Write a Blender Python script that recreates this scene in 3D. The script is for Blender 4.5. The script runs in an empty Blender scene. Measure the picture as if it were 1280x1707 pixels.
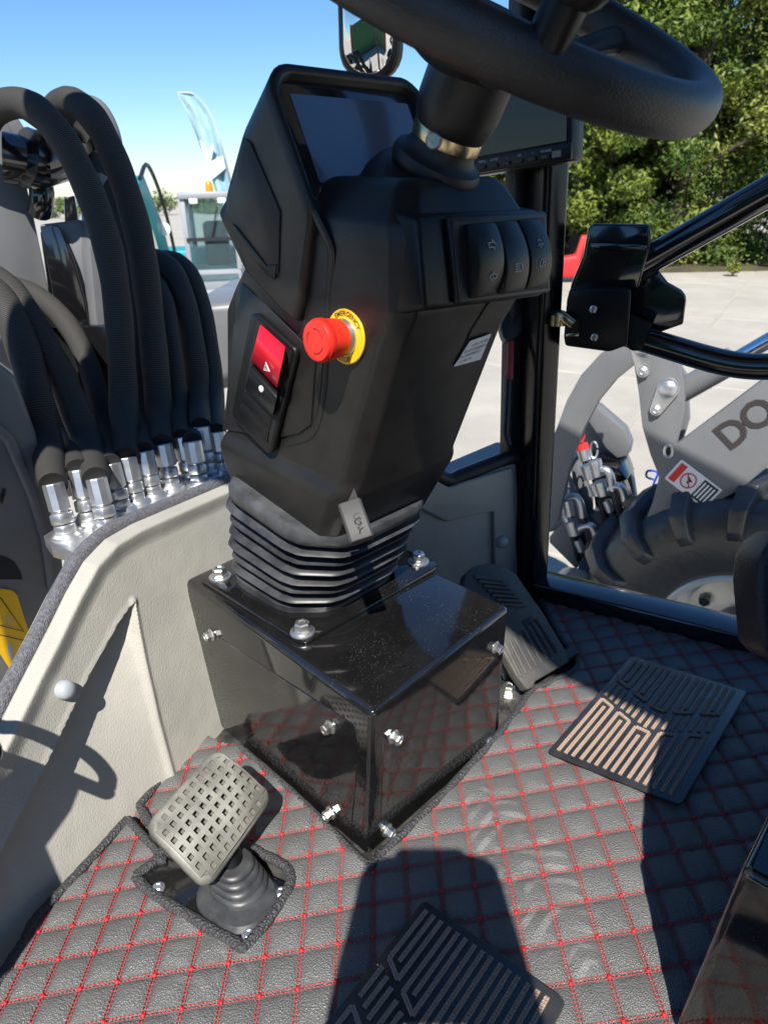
import bpy, bmesh, math, random
from mathutils import Vector as V, Matrix
random.seed(7)
rad = math.radians
SC = bpy.context.scene
COL = SC.collection

# ------------------------------------------------------------------ camera
F_PX, PITCH, ROLL, CAM_H = 1150.0, rad(25.2), rad(1.5), 0.62
CAM = V((0, 0, CAM_H))
cd = V((0, math.cos(PITCH), -math.sin(PITCH)))
cr0, cu0 = V((1, 0, 0)), V((0, math.sin(PITCH), math.cos(PITCH)))
cr = math.cos(ROLL) * cr0 - math.sin(ROLL) * cu0
cu = math.sin(ROLL) * cr0 + math.cos(ROLL) * cu0
cam_data = bpy.data.cameras.new('camera')
cam_data.sensor_fit = 'HORIZONTAL'
cam_data.sensor_width = 36.0
cam_data.lens = 36.0 * F_PX / 1280.0
cam_data.clip_start = 0.02
cam_data.clip_end = 2000
cam_data.dof.use_dof = True
cam_data.dof.focus_distance = 0.72
cam_data.dof.aperture_fstop = 15.0
cam = bpy.data.objects.new('camera', cam_data)
COL.objects.link(cam)
m = Matrix.Identity(4)
for i in range(3):
    m[i][0], m[i][1], m[i][2], m[i][3] = cr[i], cu[i], -cd[i], CAM[i]
cam.matrix_world = m
SC.camera = cam

# ------------------------------------------------------------------ sun and sky
SUN_DIR = (cd + (715 - 640) / F_PX * cr - (1425 - 853.5) / F_PX * cu).normalized()   # the way the light travels
TO_SUN = -SUN_DIR
sun_el = math.asin(TO_SUN.z)
sun_az = math.atan2(TO_SUN.x, TO_SUN.y)
w = bpy.data.worlds.new('World'); SC.world = w; w.use_nodes = True
nt = w.node_tree; bg = nt.nodes['Background']
sky = nt.nodes.new('ShaderNodeTexSky'); sky.sky_type = 'NISHITA'; sky.sun_disc = False
sky.sun_elevation = sun_el; sky.sun_rotation = sun_az
sky.air_density = 1.0; sky.dust_density = 0.1; sky.ozone_density = 2.5; sky.altitude = 50
hs = nt.nodes.new('ShaderNodeHueSaturation'); hs.inputs['Saturation'].default_value = 1.12
tint = nt.nodes.new('ShaderNodeMix'); tint.data_type = 'RGBA'; tint.blend_type = 'MULTIPLY'; tint.inputs['Factor'].default_value = 1.0; tint.inputs['B'].default_value = (.87, 1.0, 1.14, 1)
nt.links.new(sky.outputs[0], tint.inputs['A']); nt.links.new(tint.outputs['Result'], hs.inputs['Color']); nt.links.new(hs.outputs[0], bg.inputs[0]); bg.inputs[1].default_value = 0.085
sl = bpy.data.lights.new('sun', 'SUN'); sl.energy = 5.0; sl.angle = rad(0.53); sl.color = (1.0, 0.955, 0.88)
so = bpy.data.objects.new('sun', sl); COL.objects.link(so)
so.rotation_euler = SUN_DIR.to_track_quat('-Z', 'Y').to_euler(); so.location = (0, -3, 6)
SC.view_settings.view_transform = 'Standard'; SC.view_settings.look = 'None'
SC.view_settings.exposure = 0.68; SC.view_settings.gamma = 1.0
SC.view_settings.use_curve_mapping = False
SC.cycles.max_bounces = 8; SC.cycles.use_denoising = True

# ------------------------------------------------------------------ picture ray helpers (layout measured in the photograph)
def ray(x, y): return cd + (x - 640) / F_PX * cr - (y - 853.5) / F_PX * cu
def Zp(x, y, z=0.0):                 # the point of the view ray at height z
    v = ray(x, y); return CAM + v * ((z - CAM_H) / v.z)
def Dp(x, y, t): return CAM + ray(x, y) * t      # at depth t
def Pp(x, y, p0, n):                 # on a plane
    v = ray(x, y); n = V(n); return CAM + v * ((V(p0) - CAM).dot(n) / v.dot(n))

# ------------------------------------------------------------------ mesh helpers
def thing(name, label, cat, loc=(0, 0, 0), group=None, kind=None):
    o = bpy.data.objects.new(name, None); COL.objects.link(o); o.location = loc
    o.empty_display_size = 0.05
    tag(o, label, cat, group, kind); return o
def tag(o, label=None, cat=None, group=None, kind=None):
    if label: o['label'] = label
    if cat: o['category'] = cat
    if group: o['group'] = group
    if kind: o['kind'] = kind
    return o
def setpar(o, parent):
    if parent is not None:
        o.parent = parent
        if parent.type == 'EMPTY':
            o.matrix_parent_inverse = Matrix.Translation(-V(parent.location))
def link_mesh(name, me, mat, parent=None):
    o = bpy.data.objects.new(name, me); COL.objects.link(o)
    if mat: me.materials.append(mat)
    setpar(o, parent); return o
def finish(me, smooth):
    if smooth:
        me.shade_smooth()
        me.set_sharp_from_angle(angle=rad(smooth))
def mk(name, vf, mat, parent=None, bevel=0.0, seg=2, smooth=40, bang=25, weld=True):
    """one mesh object from (verts, faces)"""
    bm = bmesh.new()
    vs = [bm.verts.new(v) for v in vf[0]]
    for f in vf[1]:
        try: bm.faces.new([vs[i] for i in f])
        except ValueError: pass
    if weld: bmesh.ops.remove_doubles(bm, verts=bm.verts, dist=1e-6)
    bmesh.ops.recalc_face_normals(bm, faces=bm.faces)
    if bevel:
        es = [e for e in bm.edges if len(e.link_faces) == 2 and e.calc_face_angle(0) > rad(bang)]
        bmesh.ops.bevel(bm, geom=es, offset=bevel, segments=seg, profile=0.5, affect='EDGES', clamp_overlap=True)
    me = bpy.data.meshes.new(name); bm.to_mesh(me); bm.free()
    finish(me, smooth)
    return link_mesh(name, me, mat, parent)
def raw(name, vf, mat, parent=None, smooth=40):
    me = bpy.data.meshes.new(name); me.from_pydata([tuple(v) for v in vf[0]], [], vf[1]); me.update()
    finish(me, smooth); return link_mesh(name, me, mat, parent)
def join(*vfs):
    vs, fs = [], []
    for v, f in vfs:
        o = len(vs); vs += list(v); fs += [[i + o for i in q] for q in f]
    return vs, fs
def prism(pts, ext):
    pts = [V(p) for p in pts]; ext = V(ext); n = len(pts)
    vs = pts + [p + ext for p in pts]
    fs = [list(range(n))[::-1], [i + n for i in range(n)]] + [[i, (i + 1) % n, (i + 1) % n + n, i + n] for i in range(n)]
    return vs, fs
def box(c, ex, ey, ez):
    c, ex, ey, ez = V(c), V(ex), V(ey), V(ez)
    return prism([c - ex - ey - ez, c + ex - ey - ez, c + ex + ey - ez, c - ex + ey - ez], 2 * ez)
def catmull(pts, n=8):
    pts = [V(p) for p in pts]; out = []
    P = [2 * pts[0] - pts[1]] + pts + [2 * pts[-1] - pts[-2]]
    for i in range(1, len(P) - 2):
        a, b, c, d = P[i - 1:i + 3]
        for k in range(n):
            t = k / n
            out.append(0.5 * ((2 * b) + (c - a) * t + (2 * a - 5 * b + 4 * c - d) * t * t + (3 * b - a - 3 * c + d) * t ** 3))
    out.append(pts[-1]); return out
def tube(path, r, n=12, closed=False, cap=True, flat=None):
    path = [V(p) for p in path]; N = len(path)
    vs, fs = [], []; up = None
    for i, p in enumerate(path):
        if closed: t = (path[(i + 1) % N] - path[i - 1]).normalized()
        else: t = (path[min(i + 1, N - 1)] - path[max(i - 1, 0)]).normalized()
        if up is None:
            up = t.orthogonal().normalized() if flat is None else (V(flat[0]) - t * t.dot(V(flat[0]))).normalized()
        else: up = (up - t * t.dot(up)).normalized()
        if flat is not None: up = (V(flat[0]) - t * t.dot(V(flat[0]))).normalized()
        s = t.cross(up)
        rr = r[i] if isinstance(r, (list, tuple)) else r
        fl = flat[1] if flat is not None else 1.0
        for k in range(n):
            a = 2 * math.pi * k / n
            vs.append(p + rr * (math.cos(a) * up * fl + math.sin(a) * s))
    L = N if closed else N - 1
    for i in range(L):
        for k in range(n):
            a, b = i * n + k, i * n + (k + 1) % n
            c, d = ((i + 1) % N) * n + (k + 1) % n, ((i + 1) % N) * n + k
            fs.append([a, b, c, d])
    if cap and not closed:
        fs.append(list(range(n))[::-1]); fs.append([(N - 1) * n + k for k in range(n)])
    return vs, fs
def frame(axis, ref=None):
    z = V(axis).normalized()
    x = V(ref) if ref is not None else z.orthogonal()
    x = (x - z * z.dot(x)).normalized(); return x, z.cross(x), z
def lathe(prof, o, axis, n=24, ref=None, cap=True):
    x, y, z = frame(axis, ref); o = V(o); vs, fs = [], []
    for (r, h) in prof:
        for k in range(n):
            a = 2 * math.pi * k / n
            vs.append(o + z * h + r * (math.cos(a) * x + math.sin(a) * y))
    for i in range(len(prof) - 1):
        for k in range(n):
            fs.append([i * n + k, i * n + (k + 1) % n, (i + 1) * n + (k + 1) % n, (i + 1) * n + k])
    if cap:
        fs.append(list(range(n))[::-1]); fs.append([(len(prof) - 1) * n + k for k in range(n)])
    return vs, fs
def loft(loops, cap=True):
    n = len(loops[0]); vs = [V(p) for l in loops for p in l]; fs = []
    for i in range(len(loops) - 1):
        for k in range(n):
            fs.append([i * n + k, i * n + (k + 1) % n, (i + 1) * n + (k + 1) % n, (i + 1) * n + k])
    if cap:
        fs.append(list(range(n))[::-1]); fs.append([(len(loops) - 1) * n + k for k in range(n)])
    return vs, fs
def rrect(w, h, r, n=4):
    out = []
    for cx, cy, a0 in ((w - r, h - r, 0), (-w + r, h - r, 90), (-w + r, -h + r, 180), (w - r, -h + r, 270)):
        for k in range(n + 1):
            a = rad(a0 + 90 * k / n); out.append((cx + r * math.cos(a), cy + r * math.sin(a)))
    return out
def text_vf(s, size, o, ex, ey, nrm, depth=0.0004, warp=None, bold=0.0):
    cu_ = bpy.data.curves.new('t', 'FONT'); cu_.body = s; cu_.size = size; cu_.align_x = 'CENTER'; cu_.align_y = 'CENTER'
    cu_.resolution_u = 3; cu_.offset = bold
    ob = bpy.data.objects.new('t', cu_); COL.objects.link(ob)
    bpy.context.view_layer.update()
    me = bpy.data.meshes.new_from_object(ob.evaluated_get(bpy.context.evaluated_depsgraph_get()))
    vs = []
    for v in me.vertices:
        x, y = v.co.x, v.co.y
        if warp: x, y = warp(x, y)
        vs.append(V(o) + V(ex) * x + V(ey) * y + V(nrm) * depth)
    fs = [list(p.vertices) for p in me.polygons]
    bpy.data.objects.remove(ob); bpy.data.curves.remove(cu_); bpy.data.meshes.remove(me)
    return vs, fs
def hexbolt(name, parent, o, axis, mat, r=0.0065, h=0.006, washer=0.0095, wmat=None, rot=0.0):
    """hex head on a washer, both one small mesh part"""
    x, y, z = frame(axis)
    x2 = math.cos(rot) * x + math.sin(rot) * y
    a = lathe([(washer, 0), (washer, 0.0012), (washer * .93, 0.0017), (r * 1.06, 0.0017)], o, axis, 20)
    b = lathe([(r * 1.16, 0.0016), (r * 1.16, 0.0026), (r, 0.003), (r, h * .86), (r * .84, h), (r * .5, h), (r * .42, h * .93)], o, axis, 6, ref=x2)
    return mk(name, join(a, b), mat, parent, smooth=25)
def inpoly(x, y, P):
    c = False; j = len(P) - 1
    for i in range(len(P)):
        if (P[i][1] > y) != (P[j][1] > y) and x < (P[j][0] - P[i][0]) * (y - P[i][1]) / (P[j][1] - P[i][1]) + P[i][0]: c = not c
        j = i
    return c
def segdist(x, y, P, closed=True):
    best = 1e9
    for i in range(len(P) if closed else len(P) - 1):
        ax, ay = P[i]; bx, by = P[(i + 1) % len(P)]
        dx, dy = bx - ax, by - ay; L = dx * dx + dy * dy
        t = max(0, min(1, ((x - ax) * dx + (y - ay) * dy) / L)) if L else 0
        best = min(best, math.hypot(x - ax - t * dx, y - ay - t * dy))
    return best
def sstep(a, b, x):
    t = max(0.0, min(1.0, (x - a) / (b - a))); return t * t * (3 - 2 * t)

# ------------------------------------------------------------------ materials
def mat(name, col, rough=0.5, metal=0.0, bump=None, var=None, spec=0.5, coat=0.0, specks=None, coord='Object', sheen=0.0, rvar=None, stretch=None, dust=None):
    M = bpy.data.materials.new(name); M.use_nodes = True
    N, L = M.node_tree.nodes, M.node_tree.links
    P = N['Principled BSDF']
    P.inputs['Base Color'].default_value = (*col, 1); P.inputs['Roughness'].default_value = rough
    P.inputs['Metallic'].default_value = metal; P.inputs['Specular IOR Level'].default_value = spec
    P.inputs['Coat Weight'].default_value = coat; P.inputs['Coat Roughness'].default_value = 0.06
    if sheen: P.inputs['Sheen Weight'].default_value = sheen; P.inputs['Sheen Roughness'].default_value = 0.4
    tc = N.new('ShaderNodeTexCoord'); src = tc.outputs[coord]
    if stretch:
        mp = N.new('ShaderNodeMapping'); mp.inputs['Scale'].default_value = stretch; L.new(src, mp.inputs['Vector']); src = mp.outputs[0]
    cur = None
    if var:                                     # (second colour, scale, detail)
        n = N.new('ShaderNodeTexNoise'); n.inputs['Scale'].default_value = var[1]; n.inputs['Detail'].default_value = var[2]
        L.new(src, n.inputs['Vector'])
        r = N.new('ShaderNodeValToRGB'); r.color_ramp.elements[0].position = 0.35; r.color_ramp.elements[1].position = 0.68
        r.color_ramp.elements[0].color = (*col, 1); r.color_ramp.elements[1].color = (*var[0], 1)
        L.new(n.outputs['Fac'], r.inputs[0]); cur = r.outputs[0]
    def over(cur, fac, c2):
        mx = N.new('ShaderNodeMix'); mx.data_type = 'RGBA'
        if cur is not None: L.new(cur, mx.inputs['A'])
        else: mx.inputs['A'].default_value = (*col, 1)
        mx.inputs['B'].default_value = (*c2, 1); L.new(fac, mx.inputs['Factor']); return mx.outputs['Result']
    if specks:                                  # (colour, scale, threshold): dust grains
        n = N.new('ShaderNodeTexVoronoi'); n.inputs['Scale'].default_value = specks[1]; L.new(src, n.inputs['Vector'])
        n2 = N.new('ShaderNodeTexNoise'); n2.inputs['Scale'].default_value = specks[1] * .03; n2.inputs['Detail'].default_value = 3; L.new(src, n2.inputs['Vector'])
        mr = N.new('ShaderNodeMapRange'); mr.inputs['From Min'].default_value = .25; mr.inputs['From Max'].default_value = .9
        mr.inputs['To Min'].default_value = 0; mr.inputs['To Max'].default_value = specks[2]; L.new(n2.outputs['Fac'], mr.inputs['Value'])
        lt = N.new('ShaderNodeMath'); lt.operation = 'LESS_THAN'; L.new(n.outputs['Distance'], lt.inputs[0]); L.new(mr.outputs[0], lt.inputs[1])
        mu = N.new('ShaderNodeMath'); mu.operation = 'MULTIPLY'; mu.inputs[1].default_value = .7; L.new(lt.outputs[0], mu.inputs[0])
        cur = over(cur, mu.outputs[0], specks[0])
    if dust:                                    # (colour, scale, amount): smeared film
        n = N.new('ShaderNodeTexNoise'); n.inputs['Scale'].default_value = dust[1]; n.inputs['Detail'].default_value = 6; n.inputs['Roughness'].default_value = .65
        L.new(src, n.inputs['Vector'])
        mr = N.new('ShaderNodeMapRange'); mr.inputs['From Min'].default_value = .4; mr.inputs['From Max'].default_value = .8
        mr.inputs['To Max'].default_value = dust[2]; L.new(n.outputs['Fac'], mr.inputs['Value'])
        cur = over(cur, mr.outputs[0], dust[0])
    if cur is not None: L.new(cur, P.inputs['Base Color'])
    if rvar:                                    # (lo, hi, scale)
        n = N.new('ShaderNodeTexNoise'); n.inputs['Scale'].default_value = rvar[2]; n.inputs['Detail'].default_value = 4; L.new(src, n.inputs['Vector'])
        mr = N.new('ShaderNodeMapRange'); mr.inputs['From Min'].default_value = .3; mr.inputs['From Max'].default_value = .7
        mr.inputs['To Min'].default_value = rvar[0]; mr.inputs['To Max'].default_value = rvar[1]
        L.new(n.outputs['Fac'], mr.inputs['Value']); L.new(mr.outputs[0], P.inputs['Roughness'])
    if bump:                                    # list of (kind, scale, strength, distance)
        prev = None
        for (k, s, st, di) in bump:
            n = N.new('ShaderNodeTexVoronoi' if k == 'v' else 'ShaderNodeTexNoise'); n.inputs['Scale'].default_value = s
            L.new(src, n.inputs['Vector'])
            if k == 'n': n.inputs['Detail'].default_value = 3
            b = N.new('ShaderNodeBump'); b.inputs['Strength'].default_value = st; b.inputs['Distance'].default_value = di
            L.new(n.outputs['Distance' if k == 'v' else 'Fac'], b.inputs['Height'])
            if prev: L.new(prev, b.inputs['Normal'])
            prev = b.outputs[0]
        L.new(prev, P.inputs['Normal'])
    return M
M = {}
M['plastic'] = mat('plastic', (.0105, .0100, .0095), .40, spec=.42, bump=[('n', 1400, .25, .0004)], specks=((.34, .33, .31), 800, .16), dust=((.045, .042, .037), 14, .4), rvar=(.30, .5, 18))
M['plastic2'] = mat('plastic2', (.006, .006, .0065), .36, spec=.35, bump=[('n', 1200, .15, .0003)])
M['gloss'] = mat('gloss', (.006, .006, .0065), .12, spec=1.0, coat=.25, specks=((.36, .34, .31), 430, .22), rvar=(.06, .13, 26), bump=[('n', 90, .07, .0006)], dust=((.05, .047, .042), 9, .25))
M['paint_black'] = mat('paint_black', (.007, .007, .008), .13, spec=.8, coat=.8, bump=[('n', 90, .06, .0006)], rvar=(.09, .2, 25))
M['pillar'] = mat('pillar_paint', (.005, .005, .006), .22, spec=.4, bump=[('n', 90, .06, .0006)], rvar=(.16, .3, 25))
M['rubber'] = mat('rubber', (.026, .027, .030), .40, bump=[('n', 500, .12, .0004)], dust=((.16, .165, .17), 18, .6))
M['rubber_dark'] = mat('rubber_dark', (.014, .014, .016), .5, bump=[('n', 600, .2, .0004)])
M['beige'] = mat('beige', (.40, .385, .34), .6, bump=[('v', 520, .4, .0008)], var=((.36, .348, .31), 9, 5), dust=((.26, .25, .22), 25, .25))
M['trim'] = mat('trim', (.085, .085, .095), .75, bump=[('v', 700, .8, .0015)], var=((.16, .16, .185), 300, 2))
M['zinc'] = mat('zinc', (.70, .70, .68), .32, .95, var=((.60, .58, .52), 40, 3), rvar=(.26, .38, 60))
M['zinc_bright'] = mat('zinc_bright', (.70, .71, .72), .36, .92, rvar=(.30, .42, 60), var=((.58, .59, .60), 25, 3))
M['brass'] = mat('brass', (.62, .50, .30), .25, 1.0)
M['red'] = mat('red', (.78, .03, .018), .38, bump=[('n', 900, .05, .0002)])
M['red_gloss'] = mat('red_gloss', (.72, .012, .03), .22)
M['yellow'] = mat('yellow', (.85, .50, .01), .45)
M['yellow_sticker'] = mat('yellow_sticker', (.82, .48, .008), .4)
M['white'] = mat('white', (.78, .78, .77), .45)
M['ink'] = mat('ink', (.012, .011, .011), .6)
M['red_ink'] = mat('red_ink', (.65, .03, .03), .5)
M['icon'] = mat('icon', (.48, .48, .49), .5)
M['screen_glass'] = mat('screen_glass', (.008, .009, .011), .10, spec=1.0, coat=.4, rvar=(.07, .14, 30), dust=((.05, .05, .055), 12, .3))
M['display'] = mat('display', (.085, .11, .17), .14, spec=1.0, coat=.6)
M['grey'] = mat('grey', (.145, .149, .157), .38, bump=[('n', 240, .06, .0006)], dust=((.20, .20, .20), 6, .5), rvar=(.3, .48, 12))
M['steel_floor'] = mat('steel_floor', (.022, .022, .022), .4, specks=((.5, .47, .42), 260, .22), dust=((.2, .19, .17), 40, .6))
M['black_thread'] = mat('black_thread', (.045, .045, .048), .6, bump=[('v', 420, .9, .002)])
M['pad'] = mat('pad', (.017, .017, .019), .26, spec=.9, bump=[('n', 300, .06, .0004)], dust=((.09, .085, .08), 20, .4), rvar=(.26, .42, 40))
M['rib'] = mat('rib', (.34, .255, .20), .95, bump=[('v', 700, .5, .001)], spec=.1)
M['pedal_rubber'] = mat('pedal_rubber', (.115, .11, .095), .5, dust=((.40, .395, .35), 20, .85), bump=[('n', 500, .15, .0005)])
M['pedal_hole'] = mat('pedal_hole', (.14, .13, .11), .8)
M['tread'] = mat('tread', (.05, .05, .05), .65, dust=((.20, .185, .155), 14, .6), bump=[('n', 160, .3, .002)])
M['tyre'] = mat('tyre', (.020, .021, .023), .36, spec=.8, dust=((.10, .095, .085), 7, .4), bump=[('n', 60, .25, .004)])
M['rim'] = mat('rim', (.66, .65, .62), .38, .75, dust=((.5, .47, .42), 12, .4))
M['teal'] = mat('teal', (.015, .27, .30), .4)
M['cyan'] = mat('cyan', (.01, .45, .60), .5)
M['cab_grey'] = mat('cab_grey', (.30, .31, .33), .4)
M['glass_dark'] = mat('glass_dark', (.42, .58, .60), .02, spec=.6)
_g = M['glass_dark'].node_tree.nodes['Principled BSDF']; _g.inputs['Transmission Weight'].default_value = .92; _g.inputs['IOR'].default_value = 1.12
M['knob_rubber'] = mat('knob_rubber', (.040, .040, .041), .6, bump=[('n', 500, .2, .0005)], dust=((.10, .10, .10), 60, .4))
M['amber'] = mat('amber', (.85, .25, .01), .3)
M['mirror'] = mat('mirror', (.75, .76, .77), .015, 1.0)
M['cloth_dark'] = mat('cloth_dark', (.03, .035, .05), .9)
M['skin'] = mat('skin', (.45, .27, .19), .55)
M['chrome'] = mat('chrome', (.85, .86, .88), .1, 1.0)
M['barrier_red'] = mat('barrier_red', (.72, .03, .03), .5)

def leather_mat():
    M_ = mat('leather', (.108, .109, .106), .38, spec=.5, bump=[('v', 720, .8, .0012), ('n', 70, .25, .0025)], rvar=(.33, .52, 50), dust=((.17, .17, .17), 14, .6), specks=((.34, .32, .28), 330, .13))
    # dusty shoe print: a zigzag sole pattern inside an oval, worn by noise
    N, L = M_.node_tree.nodes, M_.node_tree.links; P = N['Principled BSDF']
    tc = N.new('ShaderNodeTexCoord')
    def print_mask(cx, cy, ang, sx, sy, amt):
        mp = N.new('ShaderNodeMapping'); mp.vector_type = 'TEXTURE'
        mp.inputs['Location'].default_value = (cx, cy, 0); mp.inputs['Rotation'].default_value = (0, 0, ang); mp.inputs['Scale'].default_value = (sx, sy, 1)
        L.new(tc.outputs['Object'], mp.inputs['Vector'])
        ln = N.new('ShaderNodeVectorMath'); ln.operation = 'LENGTH'
        fl2 = N.new('ShaderNodeVectorMath'); fl2.operation = 'MULTIPLY'; fl2.inputs[1].default_value = (1, 1, 0); L.new(mp.outputs[0], fl2.inputs[0]); L.new(fl2.outputs[0], ln.inputs[0])
        e = N.new('ShaderNodeMapRange'); e.inputs['From Min'].default_value = 1.0; e.inputs['From Max'].default_value = .8; L.new(ln.outputs['Value'], e.inputs['Value'])
        sp_ = N.new('ShaderNodeSeparateXYZ'); L.new(fl2.outputs[0], sp_.inputs[0])
        ab = N.new('ShaderNodeMath'); ab.operation = 'ABSOLUTE'; L.new(sp_.outputs[0], ab.inputs[0])
        m1_ = N.new('ShaderNodeMath'); m1_.operation = 'MULTIPLY'; m1_.inputs[1].default_value = 9.0; L.new(ab.outputs[0], m1_.inputs[0])
        m2_ = N.new('ShaderNodeMath'); m2_.operation = 'MULTIPLY_ADD'; m2_.inputs[1].default_value = 46.0; L.new(sp_.outputs[1], m2_.inputs[0]); L.new(m1_.outputs[0], m2_.inputs[2])
        sn_ = N.new('ShaderNodeMath'); sn_.operation = 'SINE'; L.new(m2_.outputs[0], sn_.inputs[0])
        g = N.new('ShaderNodeMapRange'); g.inputs['From Min'].default_value = .0; g.inputs['From Max'].default_value = .5; L.new(sn_.outputs[0], g.inputs['Value'])
        nz = N.new('ShaderNodeTexNoise'); nz.inputs['Scale'].default_value = 45; nz.inputs['Detail'].default_value = 4; L.new(tc.outputs['Object'], nz.inputs['Vector'])
        h = N.new('ShaderNodeMapRange'); h.inputs['From Min'].default_value = .42; h.inputs['From Max'].default_value = .62; h.inputs['To Max'].default_value = amt; L.new(nz.outputs['Fac'], h.inputs['Value'])
        a1 = N.new('ShaderNodeMath'); a1.operation = 'MULTIPLY'; L.new(e.outputs[0], a1.inputs[0]); L.new(g.outputs[0], a1.inputs[1])
        a2 = N.new('ShaderNodeMath'); a2.operation = 'MULTIPLY'; L.new(a1.outputs[0], a2.inputs[0]); L.new(h.outputs[0], a2.inputs[1])
        old = P.inputs['Base Color'].links[0].from_socket
        mx = N.new('ShaderNodeMix'); mx.data_type = 'RGBA'; L.new(old, mx.inputs['A']); mx.inputs['B'].default_value = (.36, .36, .35, 1); L.new(a2.outputs[0], mx.inputs['Factor'])
        L.new(mx.outputs['Result'], P.inputs['Base Color'])
    c = Zp(880, 1455); print_mask(c.x, c.y, rad(20), .045, .125, .34)
    c = Zp(330, 1650); print_mask(c.x, c.y, rad(-30), .045, .11, .16)
    return M_
M['leather'] = leather_mat()
M['thread'] = mat('thread', (.44, .016, .02), .6)
def hose_mat():
    Mh = bpy.data.materials.new('hose'); Mh.use_nodes = True
    N, L = Mh.node_tree.nodes, Mh.node_tree.links; P = N['Principled BSDF']
    P.inputs['Base Color'].default_value = (.052, .050, .050, 1); P.inputs['Roughness'].default_value = .62
    P.inputs['Specular IOR Level'].default_value = .12
    uv = N.new('ShaderNodeUVMap')
    w1 = N.new('ShaderNodeTexWave'); w1.bands_direction = 'Y'; w1.inputs['Scale'].default_value = 130; w1.inputs['Distortion'].default_value = .3
    w2 = N.new('ShaderNodeTexWave'); w2.bands_direction = 'X'; w2.inputs['Scale'].default_value = 16
    L.new(uv.outputs[0], w1.inputs['Vector']); L.new(uv.outputs[0], w2.inputs['Vector'])
    ad = N.new('ShaderNodeMath'); ad.operation = 'MULTIPLY'; L.new(w1.outputs['Fac'], ad.inputs[0]); L.new(w2.outputs['Fac'], ad.inputs[1])
    rp = N.new('ShaderNodeValToRGB'); rp.color_ramp.elements[0].color = (.016, .016, .0165, 1); rp.color_ramp.elements[1].color = (.080, .076, .070, 1)
    L.new(w1.outputs['Fac'], rp.inputs[0]); L.new(rp.outputs[0], P.inputs['Base Color'])
    b = N.new('ShaderNodeBump'); b.inputs['Strength'].default_value = .4; b.inputs['Distance'].default_value = .0008
    L.new(w1.outputs['Fac'], b.inputs['Height']); L.new(b.outputs[0], P.inputs['Normal'])
    return Mh
M['hose'] = hose_mat()

# ================================================================== the yard ground
GZ = -0.94
gm = mat('concrete', (.44, .41, .35), .85, bump=[('n', 30, .3, .004), ('n', 3, .3, .02)], var=((.36, .335, .285), .9, 9), dust=((.28, .255, .21), 2.3, .5))
gj = mat('concrete_joint', (.17, .155, .13), .95)
ground = raw('ground', ([V((-300, -300, GZ - .012)), V((300, -300, GZ - .012)), V((300, 300, GZ - .012)), V((-300, 300, GZ - .012))], [[0, 1, 2, 3]]), gj)
tag(ground, kind='structure')
# concrete slabs with open joints, 2.6 x 3.4 m, laid at an angle
sa = rad(-31); su, sv = V((math.cos(sa), math.sin(sa), 0)), V((-math.sin(sa), math.cos(sa), 0))
slab_me = None
for i in range(-6, 9):
    for j in range(-3, 8):
        c = su * (i * 2.6 + .4) + sv * (j * 3.4 + 1.1) + V((0, 0, GZ))
        if c.length > 24: continue
        if slab_me is None:
            b = box((0, 0, -.01), su * 1.288, sv * 1.688, V((0, 0, .01)))
            o = mk('slab', b, gm, ground, bevel=.006, seg=1, smooth=0); slab_me = o.data
        else:
            o = bpy.data.objects.new('slab', slab_me); COL.objects.link(o); o.parent = ground
        o.location = c + V((0, 0, random.uniform(-.002, .002)))
far = raw('yard', ([V((-300, -300, GZ - .004)), V((300, -300, GZ - .004)), V((300, 300, GZ - .004)), V((-300, 300, GZ - .004))], [[0, 1, 2, 3]]), gm)
far.location.z = -.0; tag(far, kind='structure')
far.location.z = -.004

# ================================================================== the cab of the machine
cab = thing('loader_cab', 'open black framed loader cab with beige panels around the steering console', 'cab', (0, .6, 0))
fl = [(-.42, .30), (-.36, .33), (-.23, .66), (-.10, .92), (.20, 1.03), (.26, 1.0), (.62, .78), (.60, -.25), (-.05, -.08)]
mk('floor_plate', prism([V((x, y, -.045)) for x, y in fl], (0, 0, .04)), M['steel_floor'], cab)
# --- left beige wall panel: heightfield over a leaning plane
WA, WB, WC = V((-.339, .393, 0)), V((-.232, .645, 0)), V((-.25, .744, .185))
wn = (WB - WA).cross(WC - WA).normalized(); we1 = (WB - WA).normalized(); we2 = wn.cross(we1).normalized()
if we2.z < 0: we2 = -we2
if wn.x < 0: wn = -wn
def wst(px, py):
    p = Pp(px, py, WA, wn) - WA; return p.dot(we1), p.dot(we2)
wtop = [wst(*q) for q in [(-210, 1560), (-60, 1335), (0, 1228), (50, 1128), (90, 1050), (120, 988), (150, 935), (185, 898), (230, 872), (300, 842), (370, 812), (440, 782)]]
wrec = [wst(*q) for q in [(222, 1003), (196, 1040), (150, 1122), (80, 1268), (0, 1420), (-60, 1540), (-90, 1800), (40, 1660), (300, 1345), (292, 1312), (262, 1200), (240, 1100), (228, 1040)]]
wleft = wrec[:6]; wright = wrec[8:] + [wrec[0]]
def topt(s):
    for (a, b), (c, d) in zip(wtop, wtop[1:]):
        if a <= s <= c: return b + (d - b) * (s - a) / (c - a)
    return wtop[0][1] if s < wtop[0][0] else wtop[-1][1]
from mathutils import noise as mnoise
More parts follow.
